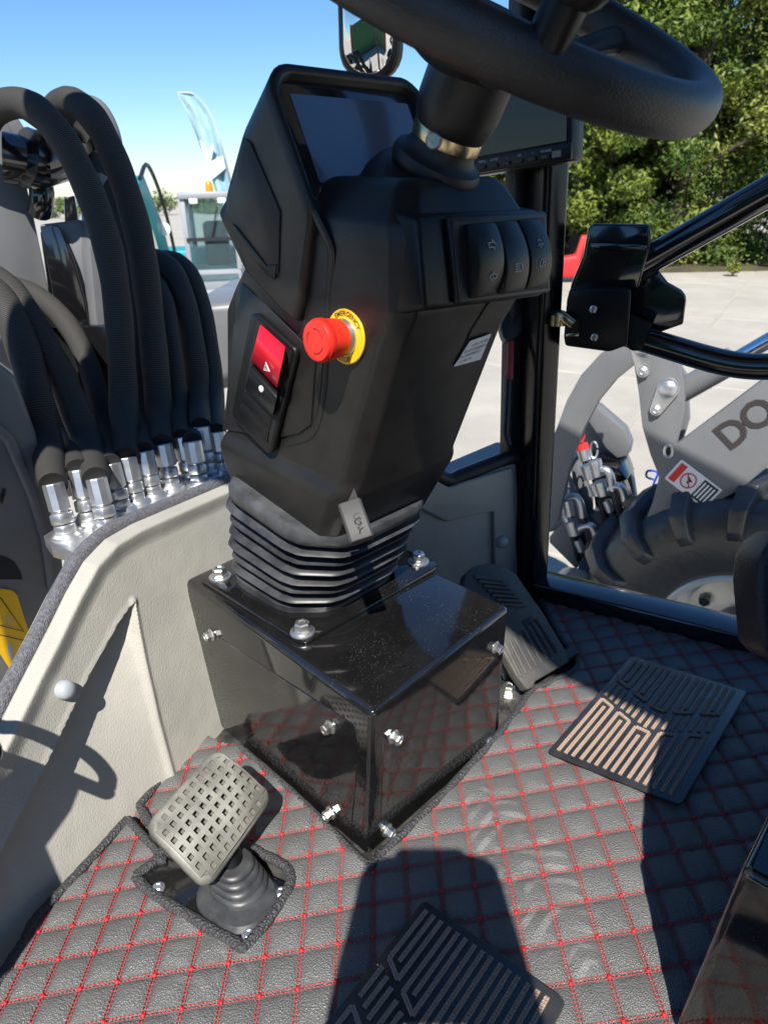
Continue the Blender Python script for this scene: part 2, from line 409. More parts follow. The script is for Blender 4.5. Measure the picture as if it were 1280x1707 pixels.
def wallpt(s, t):
    T = topt(s); dt = segdist(s, t, wtop, False)
    dl, dr = segdist(s, t, wleft, False), segdist(s, t, wright, False)
    h = .0022 * (1 - sstep(0, .008, dr)) + .001 * (1 - sstep(0.0, .008, dl))
    if inpoly(s, t, wrec): h -= .034 * sstep(0, .005, dl) * (dr / (dl + dr + 1e-6)) ** .8
    h += .006 * (1 - sstep(.006, .03, dt)) - .016 * (1 - sstep(0, .012, dt)) ** 2
    h += .0012 * mnoise.noise(V((s * 11, t * 11, 3))) + .0003 * mnoise.noise(V((s * 45, t * 45, 9)))
    return WA + we1 * s + we2 * t + wn * h
s0, s1 = wtop[0][0], wtop[-1][0]; NS, NT = 420, 220
vs, fs = [], []
for i in range(NS + 1):
    s = s0 + (s1 - s0) * i / NS; T = topt(s)
    for j in range(NT + 1):
        t = -.02 + (T + .02) * j / NT; vs.append(wallpt(s, t))
for i in range(NS):
    for j in range(NT): fs.append([i * (NT + 1) + j, (i + 1) * (NT + 1) + j, (i + 1) * (NT + 1) + j + 1, i * (NT + 1) + j + 1])
# thickness behind
nb = len(vs)
for i in range(NS + 1): vs.append(vs[i * (NT + 1) + NT] - wn * .03)
for i in range(NS + 1): vs.append(vs[i * (NT + 1)] - wn * .03)
for i in range(NS):
    fs.append([i * (NT + 1) + NT, (i + 1) * (NT + 1) + NT, nb + i + 1, nb + i])
    fs.append([nb + i, nb + i + 1, nb + NS + 1 + i + 1, nb + NS + 1 + i])
wallL = raw('left_panel', (vs, fs), M['beige'], cab, smooth=55)
wallL['label'] = 'grained beige wall panel with a deep moulded recess, in the sun'
tr = [WA + we1 * s + we2 * (t + .002) - wn * .018 for s, t in wtop]
mk('edge_trim', tube(catmull(tr, 6), .0100, 12, flat=(wn, .8)), M['trim'], wallL)
pc = WA + we1 * wst(105, 1150)[0] + we2 * wst(105, 1150)[1]
mk('plug', lathe([(.0098, -.002), (.0098, .003), (.0088, .0065), (.006, .009), (.002, .0098)], pc + wn * .002, wn, 24), M['icon'], wallL)
pm = mat('plug_grey', (.36, .39, .42), .35)
bpy.data.objects['plug'].data.materials[0] = pm
# --- right beige wall panel (in the shade of the roof)
RQ = Zp(850, 985, 0); rn = V((.43, -.9, 0)).normalized()
def rp(px, py, off=0.0): return Pp(px, py, RQ + rn * off, rn)
rpts = [rp(*q) for q in [(560, 720), (640, 745), (700, 778), (745, 803), (775, 792), (862, 766), (872, 985), (862, 1010), (560, 1010)]]
wallR = mk('right_panel', prism(rpts, -rn * .03), M['beige'], cab, bevel=.006, seg=3)
mk('panel_border', prism([rp(*q, .001) for q in [(560, 730), (640, 752), (700, 786), (745, 811), (775, 800), (850, 778), (862, 985), (822, 985), (819, 850), (742, 868), (690, 842), (560, 780)]], rn * .007), M['beige'], wallR, bevel=.004, seg=3)
for q in [(703, 830), (836, 902)]:
    mk('plug', lathe([(.0105, 0), (.0105, .003), (.0088, .0065), (.006, .008), (.002, .009)], rp(*q, .008), rn, 20), pm, wallR)
mk('top_trim', tube(catmull([rp(*q, -.006) for q in [(600, 725), (700, 775), (745, 800), (775, 790), (845, 764), (870, 764)]], 5), .011, 10), M['rubber_dark'], wallR)
mk('window_seal', tube([rp(735, 797, -.12), rp(852, 742, -.12)], .006, 8), M['rubber_dark'], wallR)
mk('outer_ledge', prism([rp(*q, -.06) for q in [(745, 800), (856, 752), (870, 752), (870, 790), (745, 815)]], -rn * .05), mat('ledge_grey', (.30, .31, .31), .5), wallR)
# --- right front pillar and sill rail
pb = Zp(884, 985, 0)
px_, py_ = V((.86, .5, 0)), V((-.5, .86, 0))
def bar(name, a, b, ex, ey, m, par, bev=.006):
    a, b, ex, ey = V(a), V(b), V(ex), V(ey)
    return mk(name, prism([a - ex - ey, a + ex - ey, a + ex + ey, a - ex + ey], b - a), m, par, bevel=bev, seg=3)
pil = bar('pillar', pb + V((0, 0, -.03)), pb + V((-.040, .0, 1.27)), px_ * .0215, py_ * .023, M['pillar'], cab, .010)
bar('pillar_flange', pb + px_ * -.026 + py_ * .030 + V((0, 0, -.03)), pb + px_ * -.026 + py_ * .030 + V((-.036, 0, 1.2)), px_ * .012, py_ * .012, M['rubber_dark'], cab, .003)
mk('grommet', tube([Dp(880 + 13 * math.cos(a), 290 + 17 * math.sin(a), .965) for a in [k * math.pi / 10 for k in range(20)]], .0045, 8, closed=True), M['rubber_dark'], pil)
mk('cable', tube(catmull([Dp(868, 300, .95), Dp(862, 300, .97), Dp(852, 306, 1.0), Dp(846, 330, 1.02)], 4), .003, 6), M['rubber_dark'], pil)
s_a, s_b = Zp(886, 975, .03), Zp(1290, 1075, .03)
sd = (s_b - s_a).normalized(); sn = V((-sd.y, sd.x, 0))
if sn.y < 0: sn = -sn
sill = mk('sill_rail', prism([s_a + sn * .0 + V((0, 0, -.04)), s_a + V((0, 0, .002)), s_a + sn * .056 + V((0, 0, .002)), s_a + sn * .056 + V((0, 0, -.04))], sd * (s_b - s_a).length * 1.25), M['paint_black'], cab, bevel=.005, seg=3)
# --- roof and the pillars that carry it (outside the picture, they shade the right half of the cab)
rz = 1.25
rc = [(-.505, .088), (-.505, .76), (.22, 1.02), (1.02, .22), (.50, -.574), (-.162, .088)]  # front left overhang added to keep the sun off the hoses
roof = mk('roof', prism([V((x, y, rz)) for x, y in rc], (0, 0, .05)), M['paint_black'], cab, bevel=.02, seg=3)
bar('pillar', (-.50, .36, -.6), (-.48, .385, rz), (.018, .018, 0), (-.018, .018, 0), M['paint_black'], cab, .008)
bar('pillar', (.56, -.50, -.6), (.54, -.49, rz), (.025, .025, 0), (-.025, .025, 0), M['paint_black'], cab, .008)
bar('pillar', (1.10, .22, -.3), (1.08, .22, rz), (.025, .025, 0), (-.025, .025, 0), M['paint_black'], cab, .008)
# unseen grab handle, its bars shaped to cast the thin shadows on the beige panel
def wshade(px, py, k=.14): return Pp(px, py, WA, wn) - SUN_DIR / -SUN_DIR.z * k
mk('grab_handle', tube(catmull([wshade(-70, 1190), wshade(-10, 1208), wshade(50, 1220), wshade(110, 1248), wshade(150, 1285), wshade(150, 1310)], 6), .0065, 10), M['paint_black'], cab)
mk('grab_handle', tube(catmull([wshade(-70, 1225), wshade(0, 1262), wshade(60, 1284), wshade(150, 1318)], 6), .0065, 10), M['paint_black'], cab)
mk('shade_plate', prism([wshade(*q, .2) for q in [(95, 1300), (74, 1345), (20, 1410), (80, 1515), (40, 1610), (-80, 1720), (-140, 1480), (-40, 1400), (60, 1290)]], (-.01, .004, 0)), M['paint_black'], cab)  # added unseen plate, outlined to throw the dark patch on the beige panel
# ================================================================== quilted floor mat
def lat(u, v):
    a, b = u / 10, v / 10
    bb = max(b, -1.5)
    x = -.08397 + .00101 * b - .0028 * bb * b + .31901 * a + .00443 * a * bb + .0155 * a * min(a, 1.8)
    y = .42405 - .32416 * b - .0192 * bb * b + .05067 * a - .01734 * a * bb + .00083 * a * a
    return x, y
MOPX = [(-60, 1790), (0, 1648), (40, 1582), (66, 1535), (130, 1465), (180, 1410), (214, 1372), (234, 1350), (270, 1305), (318, 1250), (340, 1230), (1, 1), (2, 2), (3, 3), (4, 4), (5, 5), (838, 1222), (884, 1160), (905, 1150), (952, 1128), (962, 1104), (935, 1070), (900, 1000), (905, 985)]
mo = [Zp(*q)[:2] for q in MOPX]
_w = {1: (-.185, .645), 2: (-.105, .564), 3: (-.030, .480), 4: (-.014, .484), 5: (.06, .564)}
mo = [tuple(p) for p in mo]
i_ = next(k for k, q in enumerate(MOPX) if q == (1, 1))
for k in range(5): mo[i_ + k] = _w[k + 1]
mo = mo + [(.275, 1.015), (.62, .80), (.60, .0), (.30, -.1), (-.1, .05), (-.33, .22)]
# pedal cut-out
hole = [tuple(Zp(*q)[:2]) for q in [(228, 1468), (262, 1440), (300, 1392), (330, 1378), (440, 1432), (484, 1462), (470, 1510), (412, 1584), (394, 1580), (330, 1544), (252, 1495)]]
slit = [tuple(Zp(*q)[:2]) for q in [(214, 1372), (224, 1366), (286, 1432), (272, 1438)]]
K = 10
vs, fs, idx = [], [], {}
def quilt_h(u, v):
    du, dv = abs(u - round(u)), abs(v - round(v))
    p = (math.sin(math.pi * min(1, du * 2) / 2) * math.sin(math.pi * min(1, dv * 2) / 2)) ** .55
    g = min(1, du / .05) * min(1, dv / .05)
    return .0034 * p + .0008 * g
def matz(x, y):
    z = .004 + .003 * mnoise.noise(V((x * 7, y * 7, 1.3)))
    e = segdist(x, y, mo); z += 0
    return z
U0, U1, V0, V1 = -12, 22, -17, 13
for i in range((U1 - U0) * K + 1):
    for j in range((V1 - V0) * K + 1):
        u, v = U0 + i / K, V0 + j / K
        x, y = lat(u, v)
        if not (-.5 < x < .66 and -.12 < y < 1.06): continue
        if not inpoly(x, y, mo) or inpoly(x, y, hole) or inpoly(x, y, slit): continue
        idx[i, j] = len(vs); vs.append(V((x, y, matz(x, y) + quilt_h(u, v))))
for (i, j), a in idx.items():
    q = [idx.get((i + 1, j)), idx.get((i + 1, j + 1)), idx.get((i, j + 1))]
    if None not in q: fs.append([a] + q)
fmat = thing('floor_mat', 'black quilted leather floor mat with red diamond stitching', 'floor mat', (.1, .6, 0))
raw('quilted_leather', (vs, fs), M['leather'], fmat, smooth=80)
# red stitching: double seams of short thread stitches with a knot at every crossing
def okpt(x, y): return inpoly(x, y, mo) and not inpoly(x, y, hole) and not inpoly(x, y, slit) and x < .6 and y > .15
tv, tf = [], []
def stitch(a, b, wd, hgt):
    d = (b - a); n = V((-d.y, d.x, 0)).normalized() * wd
    o = len(tv); mid = (a + b) / 2 + V((0, 0, hgt))
    q = d * .28
    tv.extend([a, mid - q + n, mid - q - n, mid + q + n, mid + q - n, b, mid + V((0, 0, hgt * .35))])
    tf.extend([[o, o + 1, o + 6], [o, o + 6, o + 2], [o + 1, o + 3, o + 6], [o + 2, o + 6, o + 4], [o + 3, o + 5, o + 6], [o + 4, o + 6, o + 5]])
def seam(f, n0, n1):
    for side in (-.042, .042):
        k = n0; step = .105
        while k < n1:
            (x0, y0), (x1, y1) = f(k, side), f(k + step * .88, side)
            if okpt(x0, y0) and okpt(x1, y1):
                z0 = matz(x0, y0) + .0017
                stitch(V((x0, y0, z0)), V((x1, y1, z0)), .00046, .0010)
            k += step
for u in range(U0, U1 + 1): seam(lambda k, s: lat(u + s, k), V0, V1)
for v in range(V0, V1 + 1): seam(lambda k, s: lat(k, v + s), U0, U1)
for u in range(U0, U1 + 1):
    for v in range(V0, V1 + 1):
        x, y = lat(u, v)
        if not okpt(x, y): continue
        o = len(tv); z = matz(x, y) + .0016; r = random.uniform(.0017, .0023)
        for rr, hh in ((r, 0), (r * .7, .0014)):
            for k in range(8):
                a = k * math.pi / 4; r2 = rr * (1 + .18 * math.sin(3 * a + u))
                tv.append(V((x + r2 * math.cos(a), y + r2 * math.sin(a), z + hh)))
        tv.append(V((x, y, z + .0018)))
        for k in range(8):
            tf.append([o + k, o + (k + 1) % 8, o + 8 + (k + 1) % 8, o + 8 + k]); tf.append([o + 8 + k, o + 8 + (k + 1) % 8, o + 16])
st = raw('red_stitching', (tv, tf), M['thread'], fmat, smooth=60); st['kind'] = 'stuff'
# leather edge bindings
def binding(pts, name='edge_binding', closed=False, r=.0048, z=.005):
    P = [V((x, y, z + matz(x, y) * .5)) for x, y in pts]
    if closed: P = P + [P[0]]
    path = catmull(P, 7)
    rr = [r * (1 + .07 * math.sin(i * 2.4) + .04 * math.sin(i * .7)) for i in range(len(path))]
    mk(name, tube(path, rr, 10, flat=(V((0, 0, 1)), .75)), M['black_thread'], fmat)
binding(mo[0:7]); binding([mo[6], slit[3], hole[1]], r=.004); binding([mo[7], slit[2], hole[2]], r=.0045)
binding(mo[7:10]); binding(mo[11:16], r=.004, z=.003); binding(mo[14:20], r=.0045); binding(hole, closed=True, r=.0052)
binding(mo[18:24], r=.004)

# ================================================================== console base box
bx = thing('console_base_box', 'glossy black steel box with bolted cover plates under the console', 'box', (-.05, .70, 0))
zb = .185
Tf, Tl, Tr = V((-.015, .492, zb)), V((-.25, .744, zb)), V((.141, .664, zb)); Tb = Tl + Tr - Tf
Bf, Bl, Br = V((-.026, .491, -.005)), V((-.262, .732, -.005)), V((.131, .648, -.005)); Bb = Bl + Br - Bf
body = mk('box_body', ([Tf, Tr, Tb, Tl, Bf, Br, Bb, Bl], [[0, 1, 2, 3], [4, 7, 6, 5], [0, 4, 5, 1], [1, 5, 6, 2], [2, 6, 7, 3], [3, 7, 4, 0]]), M['gloss'], bx, bevel=.007, seg=4)
nl = (Tf - Bf).cross(Tl - Tf).normalized()
if nl.dot(CAM - Tf) < 0: nl = -nl
nr = (Tf - Bf).cross(Tr - Tf).normalized()
if nr.dot(CAM - Tf) < 0: nr = -nr
def fl_(px, py, off=0): return Pp(px, py, Tf + nl * off, nl)
def fr_(px, py, off=0): return Pp(px, py, Tf + nr * off, nr)
mk('cover_plate', prism([fl_(*q, -.0005) for q in [(349, 1050), (592, 1208), (600, 1240), (586, 1395), (362, 1248)]], nl * .0016), M['gloss'], bx, bevel=.0006, seg=1)
mk('cover_plate', prism([fr_(*q, -.0005) for q in [(637, 1222), (836, 1058), (828, 1232), (632, 1398)]], nr * .0016), M['gloss'], bx, bevel=.0006, seg=1)
for q in [(353, 1058), (363, 1231), (551, 1212), (552, 1355)]: hexbolt('bolt', bx, fl_(*q, .0012), nl, M['zinc'], .0058, .0095, .0076, rot=random.random())
for q in [(655, 1228), (645, 1384), (825, 1079), (806, 1230)]: hexbolt('bolt', bx, fr_(*q, .0012), nr, M['zinc'], .0058, .0095, .0076, rot=random.random())
# floor bolt beside the box
hexbolt('floor_bolt', cab, Zp(848, 1155, -.005), (0, 0, 1), M['zinc'], .009, .014, .015)
# small shut-off fitting between box and accelerator
mk('pipe_fitting', join(tube([Zp(838, 1110, .01), Zp(846, 1128, .006)], .007, 10), lathe([(.006, 0), (.006, .02)], Zp(836, 1108, 0), (0, 0, 1), 10)), M['zinc'], cab)

# ================================================================== steering console
O = V((-.082, .748, .185)); Fw = V((-.70711, .70711, 0)); Rt = V((.70711, .70711, 0)); Up = V((0, 0, 1))
def W(a, b, c): return O + Rt * a + Fw * b + Up * c
def Lw(px, py, a):                      # picture point on the console's plane at side offset a
    return Pp(px, py, O + Rt * a, Rt)
def bc(px, py, a):
    p = Lw(px, py, a) - O; return p.dot(Fw), p.z
con = thing('steering_console', 'tall black plastic steering console with screen, emergency button and rubber bellows', 'console', tuple(W(0, 0, 0)))
# base plate with four bolts
pl = [W(x, y, .0) for x, y in rrect(.113, .104, .016)]
mk('base_plate', prism(pl, (0, 0, .0055)), M['gloss'], con, bevel=.002, seg=2)
for a, b in ((-.094, .078), (-.100, -.088), (.097, -.078), (.097, .078)):
    p = W(a, b, .0055)
    mk('washer', lathe([(.0135, 0), (.0135, .0018), (.0125, .0024), (.008, .0024)], p, Up, 24), M['zinc_bright'], con)
    hexbolt('bolt', con, p + Up * .0022, Up, M['zinc'], .0085, .011, .0112, rot=random.random())
# bellows
def octo(w, bf, br, cr_, cf, zf, zr):
    P = [(-w, bf - cf), (-w, br + cr_), (-w + cr_, br), (w - cr_, br), (w, br + cr_), (w, bf - cf), (w - cf, bf), (-w + cf, bf)]
    out = []
    for a, b in P:
        t = (b - br) / (bf - br); out.append(W(a, b, zr + (zf - zr) * t))
    return out
def chaikin(P, n=2, k=.25):
    for _ in range(n):
        Q = []
        for i in range(len(P)):
            a, b = P[i], P[(i + 1) % len(P)]
            Q += [a.lerp(b, k), a.lerp(b, 1 - k)]
        P = Q
    return P
loops = []
NF = 6
def lev(t, ins):
    return [p - Rt * .007 for p in chaikin(octo(.085 + .008 * t - ins, .084 - .028 * t - ins, -.084 - .045 * t + ins, .040 - .3 * ins, .034, .006 + .139 * t, .006 + .107 * t), 2, .13)]
loops.append(lev(0, 0)); loops.append(lev(.07, .000))
for k in range(NF):
    t0 = .09 + .78 * k / NF; dt = .78 / NF
    loops += [lev(t0 + dt * .02, .011), lev(t0 + dt * .18, .0125), lev(t0 + dt * .34, .006), lev(t0 + dt * .48, .0005 + .0015 * math.sin(k * 2.1)), lev(t0 + dt * .62, -.0035 + .0015 * math.sin(k * 2.1)), lev(t0 + dt * .80, -.0015), lev(t0 + dt * .94, .006)]
loops += [lev(.90, .002), lev(.93, -.002), lev(1.0, -.002), lev(1.06, .001), lev(1.07, .006)]
bm = mk('bellows', loft(loops), M['rubber'], con, smooth=60)
# main body
def sec(w, bf, cf_, br, cr_, chr_=.018, chf=.012):
    return octo(w, bf, br, chr_, chf, cf_, cr_)
body_loops = [
    sec(.083, .050, .140, -.115, .106, .016), sec(.0855, .056, .152, -.121, .119, .016), sec(.0890, .060, .183, -.149, .169, .016),
    sec(.0870, .058, .189, -.152, .176, .015), sec(.081, .053, .198, -.155, .186, .014),
    sec(.081, .026, .330, -.208, .318, .014), sec(.0825, .005, .352, -.225, .346, .014),
    sec(.0845, -.050, .405, -.229, .398, .014), sec(.083, -.095, .418, -.228, .410, .016),
    sec(.066, -.108, .440, -.215, .434, .012), sec(.056, -.114, .445, -.209, .441, .010)]
cb = mk('console_body', loft(body_loops), M['plastic'], con, bevel=.0045, seg=3, bang=14, smooth=50)
# parting line down the rear face
pr = [W(.012, -.1525, .19), W(.02, -.2095, .32), W(.024, -.227, .348)]
mk('parting_line', tube(pr, .0008, 5), M['ink'], cb)
# moulded rib that runs beside the emergency button
def lp(px, py, a=-.0815): return Lw(px, py, a)
mk('moulded_rib', tube(catmull([lp(522, 352, -.088), lp(548, 405, -.086), lp(553, 430, -.084), lp(549, 480, -.082), lp(545, 560, -.081), lp(538, 660, -.081), lp(520, 722, -.081), lp(478, 738, -.081)], 6), .0042, 10, flat=(Rt, .4)), M['plastic'], cb)
mk('side_plate', prism([lp(*q, -.0812) for q in [(398, 478), (408, 470), (500, 562), (528, 590), (520, 708), (500, 722), (470, 728), (372, 715), (376, 700)]], -Rt * .0022), M['plastic'], cb, bevel=.0016, seg=2)
# screen housing: sections parallel to the screen, lofted backwards along the side profile
hw = .092
prof = [(434, 103), (389, 205), (362, 310), (363, 352), (406, 452), (489, 541), (499, 505), (520, 352)]
pts = [Lw(*q, -hw) for q in prof]
s_up = (pts[0] - pts[7]).normalized(); s_h = (pts[0] - pts[7]).length
sc_n = s_up.cross(Rt).normalized()
if sc_n.dot(Fw) > 0: sc_n = -sc_n
s_o = (pts[0] + pts[7]) / 2 + Rt * hw
PD = [(-(p - s_o).dot(sc_n), (p - s_o).dot(s_up)) for p in pts]
def yrange(dl):
    ys = []
    for (a0, b0), (a1, b1) in zip(PD, PD[1:] + PD[:1]):
        if (a0 - dl) * (a1 - dl) <= 0 and abs(a1 - a0) > 1e-7: ys.append(b0 + (b1 - b0) * (dl - a0) / (a1 - a0))
    return min(ys), max(ys)
def hsec(dl, ins=0.0, yr=None, rt=.026, rbm=.007):
    lo, hi = yr if yr else yrange(dl)
    out = []; w_ = hw - ins; lo += ins; hi -= ins
    rt = max(.004, min(rt - ins * .6, (hi - lo) * .45)); rbm = max(.003, min(rbm, (hi - lo) * .3))
    for cx, cy, r_, a0 in ((w_ - rt, hi - rt, rt, 0), (-w_ + rt, hi - rt, rt, 90), (-w_ + rbm, lo + rbm, rbm, 180), (w_ - rbm, lo + rbm, rbm, 270)):
        for k in range(7):
            a_ = rad(a0 + 90 * k / 6); x, y = cx + r_ * math.cos(a_), cy + r_ * math.sin(a_)
            bow = .006 * (1 - (x / hw) ** 2) * max(0, (y - (lo + hi) / 2) / max(1e-6, (hi - lo) / 2))
            out.append(s_o + Rt * x + s_up * (y + bow) - sc_n * dl)
    return out
y0 = yrange(1e-5)
mxd = max(a for a, b in PD)
lv = [hsec(.0085, .0115, y0), hsec(.0075, .0105, y0), hsec(.002, .0085, y0), hsec(.0004, .0075, y0), hsec(-.0004, .0060, y0), hsec(-.0006, .0035, y0), hsec(.0002, .0012, y0), hsec(.002, .0002, y0)]
for k in range(1, 15): lv.append(hsec(.002 + (mxd - .0035) * k / 14))
sh = mk('screen_housing', loft(lv), M['plastic'], con, smooth=42)
# the glass and the display on it
s_c = (pts[0] + pts[7]) / 2 + Rt * hw - sc_n * .0085
gl = [s_c + Rt * x + s_up * y for x, y in rrect(hw - .0100, s_h / 2 - .0100, .010, 5)]
mk('screen_glass', prism(gl, sc_n * .003), M['screen_glass'], sh, bevel=.001, seg=2)
ds = [s_c + Rt * x + s_up * (y + .003) + sc_n * .0031 for x, y in rrect(hw - .0235, s_h / 2 - .022, .0015, 2)]
mk('display', prism(ds, sc_n * .0004), M['display'], sh)
# creases on the side of the housing
def hp(px, py, off=0): return Lw(px, py, -hw - off)
mk('side_facet', prism([hp(*q, -.0006) for q in [(408, 228), (420, 236), (470, 352), (467, 452), (459, 466), (440, 452), (388, 374), (384, 360)]], -Rt * .0022), M['plastic'], sh, bevel=.0018, seg=2)
mk('side_facet', prism([hp(*q, .001) for q in [(388, 372), (395, 376), (446, 441), (464, 440), (460, 464), (446, 456), (420, 428)]], -Rt * .0016), M['plastic2'], sh, bevel=.0012, seg=2)
# --- switch block on the rear face
def rb(a, c, off=0.0):                 # rear switch plane, leaning a little
    return W(a, -.236 + (c - .38) * .14 - off, c)
rr_n = -(rb(1, .38) - rb(0, .38)).cross(rb(0, .40) - rb(0, .36)).normalized()
if rr_n.dot(Fw) > 0: rr_n = -rr_n
def rq(pts_, o0, o1, nm, m_, par, bev=.001, seg=2):
    return mk(nm, prism([rb(a, c, o0) for a, c in pts_], rr_n * (o1 - o0)), m_, par, bevel=bev, seg=seg)
blk = mk('switch_block', loft([[rb(a, c, -.035) for a, c in [(-.080, .345), (.084, .338), (.084, .420), (-.078, .424)]],
    [rb(a, c, 0) for a, c in [(-.077, .352), (.087, .345), (.085, .414), (-.075, .416)]]]), M['plastic2'], con, bevel=.005, seg=3)
fr = rq([(-.044, .352), (.086, .347), (.084, .413), (-.046, .415)], 0, .006, 'switch_frame', M['plastic2'], blk, .0025, 3)
rq([(-.040, .356), (.082, .351), (.080, .409), (-.042, .411)], .006, .0064, 'switch_well', M['ink'], fr, .0002, 1)
def rocker(a0, a1, tilt, nm='rocker_switch'):
    n = 14; c0, c1 = .3555, .4085
    L_, R_ = [], []
    for k in range(n + 1):
        t = k / n; c = c0 + (c1 - c0) * t
        bl = .0062 + .0125 * math.sin(math.pi * (.08 + .84 * t)) ** .8 + tilt * (t - .5)
        L_.append(rb(a0, c, bl)); R_.append(rb(a1, c, bl))
    L_ += [rb(a0, c1, .003), rb(a0, c0, .003)]; R_ += [rb(a1, c1, .003), rb(a1, c0, .003)]
    return mk(nm, loft([L_, R_]), M['plastic2'], blk, bevel=.0012, seg=2, smooth=35)
def rk(a, t, tilt):                     # a point on the rocker surface
    c = .3555 + .053 * t; return rb(a, c, .0067 + .0125 * math.sin(math.pi * (.08 + .84 * t)) ** .8 + tilt * (t - .5))
def marks(par, strokes, a_c, t_c, tilt, wd=.0004, sc=1.0):
    vfs = []
    for s_ in strokes:
        vfs.append(tube([rk(a_c + x * .001 * sc, t_c + y * .001 / .053 * sc, tilt) for x, y in s_], wd, 5))
    mk('switch_icon', join(*vfs), M['icon'], par)
arrow = [(-4.5, -1.6), (.5, -1.6), (.5, -3.6), (4.5, 0), (.5, 3.6), (.5, 1.6), (-4.5, 1.6), (-4.5, -1.6)]
k1 = rocker(-.030, .002, .004); marks(k1, [arrow], -.012, .72, .004); marks(k1, [[(-x, y) for x, y in arrow]], -.012, .29, .004)
k2 = rocker(.005, .036, -.004)
marks(k2, [[(1, -3.2), (1, 3.2), (3, 3), (4.6, 1.6), (4.9, 0), (4.6, -1.6), (3, -3), (1, -3.2)]] + [[(-4.6, y), (-.6, y)] for y in (-2.8, -1, 1, 2.8)], .020, .36, -.004)
k3 = rocker(.039, .070, -.004)
marks(k3, [[(-4, -2), (-1, 0), (0, -3), (1.5, 0), (4, -1)], [(-2, 2), (0, 3), (2, 2)]], .054, .66, -.004)
marks(k3, [[(-3.5, -3), (-3.8, 0), (-2, 2.5), (0, 3), (1, 0), (0, -3), (-3.5, -3)], [(2, 2), (4.5, 3)], [(2, 0), (4.8, 0)], [(2, -2), (4.5, -3)]], .054, .38, -.004)
# data sticker low on the rear face
def rf(px, py, off=0): return Pp(px, py, W(.05, -.1795, .25) - Fw * off, (W(0, -.207, .318) - W(0, -.154, .191)).cross(Rt))
stk = mk('data_sticker', prism([rf(*q, .002) for q in [(783, 568), (818, 556), (800, 599), (756, 611)]], -Fw * .0006), M['white'], con)
sx = (rf(818, 556) - rf(783, 568)).normalized(); sy = (rf(783, 568) - rf(756, 611)).normalized()
for (qx, qy, s_), alt in zip([(800, 571, 'a'), (794, 580, 'b'), (784, 590, 'c'), (776, 600, 'd')], ['A BF. 2X1982', 'BF. 80 00000000 22', 'Z A. 0420090232-1', 'A B B. W']):
    mk('print_line', text_vf(alt, .0042, rf(qx, qy, .0028), sx, sy, -Fw, .0002), M['ink'], stk, smooth=0)
# --- emergency stop on the left face
ec = Lw(577, 561, -.0825); en = (-Rt + V((0, 0, .05))).normalized(); ex_, ey_, _ = frame(en, Fw * -1)
eu = (Up - en * en.dot(Up)).normalized(); er = eu.cross(en).normalized()
est = mk('emergency_ring', lathe([(.0225, 0), (.0225, .0012), (.0218, .0018), (.012, .0018)], ec, en, 40), M['yellow'], con)
R_t = .0186
mk('ring_lettering', text_vf('EMERGENCY', .0058, ec + en * .0019, er, eu, en, .0002, warp=lambda x, y: ((R_t + y) * math.sin(x / R_t + .25), (R_t + y) * math.cos(x / R_t + .25)), bold=.00006), M['ink'], est, smooth=0)
mk('ring_lettering', text_vf('STOP', .0058, ec + en * .0019, er, eu, en, .0002, warp=lambda x, y: ((R_t - y) * math.sin(x / R_t), -(R_t - y) * math.cos(x / R_t)), bold=.00006), M['ink'], est, smooth=0)
mk('collar', lathe([(.0150, .0015), (.0150, .005), (.0142, .006), (.0142, .009)], ec, en, 32), M['zinc_bright'], est)
btn = mk('emergency_button', lathe([(.0130, .006), (.0150, .0085), (.0158, .012), (.0166, .026), (.0170, .0285), (.0168, .031), (.0158, .0328), (.0140, .0334), (.006, .0332), (.001, .0332)], ec, en, 40), M['red'], con)
kn = []
for k in range(60):
    a = 2 * math.pi * k / 60; d_ = er * math.cos(a) + eu * math.sin(a)
    kn.append(box(ec + en * .0275 + d_ * .0170, d_ * .0004, en.cross(d_) * .0004, en * .0022))
mk('knurling', join(*kn), M['red'], btn, smooth=0)
arcs = []
for a0, a1, rr in ((20, 100, .0098), (140, 220, .0098), (260, 340, .0098)):
    arcs.append(tube([ec + en * .0334 + (er * math.cos(rad(a)) + eu * math.sin(rad(a))) * rr for a in range(a0, a1 + 1, 8)], .0005, 5))
mk('turn_arrows', join(*arcs), mat('red_dark', (.35, .01, .01), .5), btn)
# --- hazard switch panel on the left face
def lf(px, py, off=0): return Lw(px, py, -.0834 - off)
hzq = [(427, 522), (436, 520), (500, 578), (503, 590), (462, 752), (455, 755), (396, 694), (395, 682)]
hz = mk('hazard_frame', prism([lf(*q) for q in hzq], -Rt * .007), M['plastic2'], con, bevel=.003, seg=3)
mk('frame_well', prism([lf(*q, .007) for q in [(428, 533), (487, 587), (453, 738), (402, 685)]], -Rt * .0004), M['ink'], hz)
def lrock(quad, bulge, nm, m_, base=.006, n=12, top=.5):
    """rocker from a px quad (top-left, top-right, bottom-right, bottom-left), bulging out of the face"""
    tl, t_r, brr, bl_ = quad; A, B = [], []
    for k in range(n + 1):
        t = k / n; h = base + bulge * math.sin(math.pi * (.10 + .82 * t)) ** .7
        A.append(lf(tl[0] + (bl_[0] - tl[0]) * t, tl[1] + (bl_[1] - tl[1]) * t, h))
        B.append(lf(t_r[0] + (brr[0] - t_r[0]) * t, t_r[1] + (brr[1] - t_r[1]) * t, h))
    A += [lf(*bl_, 0), lf(*tl, 0)]; B += [lf(*brr, 0), lf(*t_r, 0)]
    return mk(nm, loft([A, B]), m_, hz, bevel=.0014, seg=3, smooth=35)
hz1 = lrock([(434, 540), (476, 578), (462, 648), (418, 600)], .018, 'hazard_switch', M['red_gloss'])
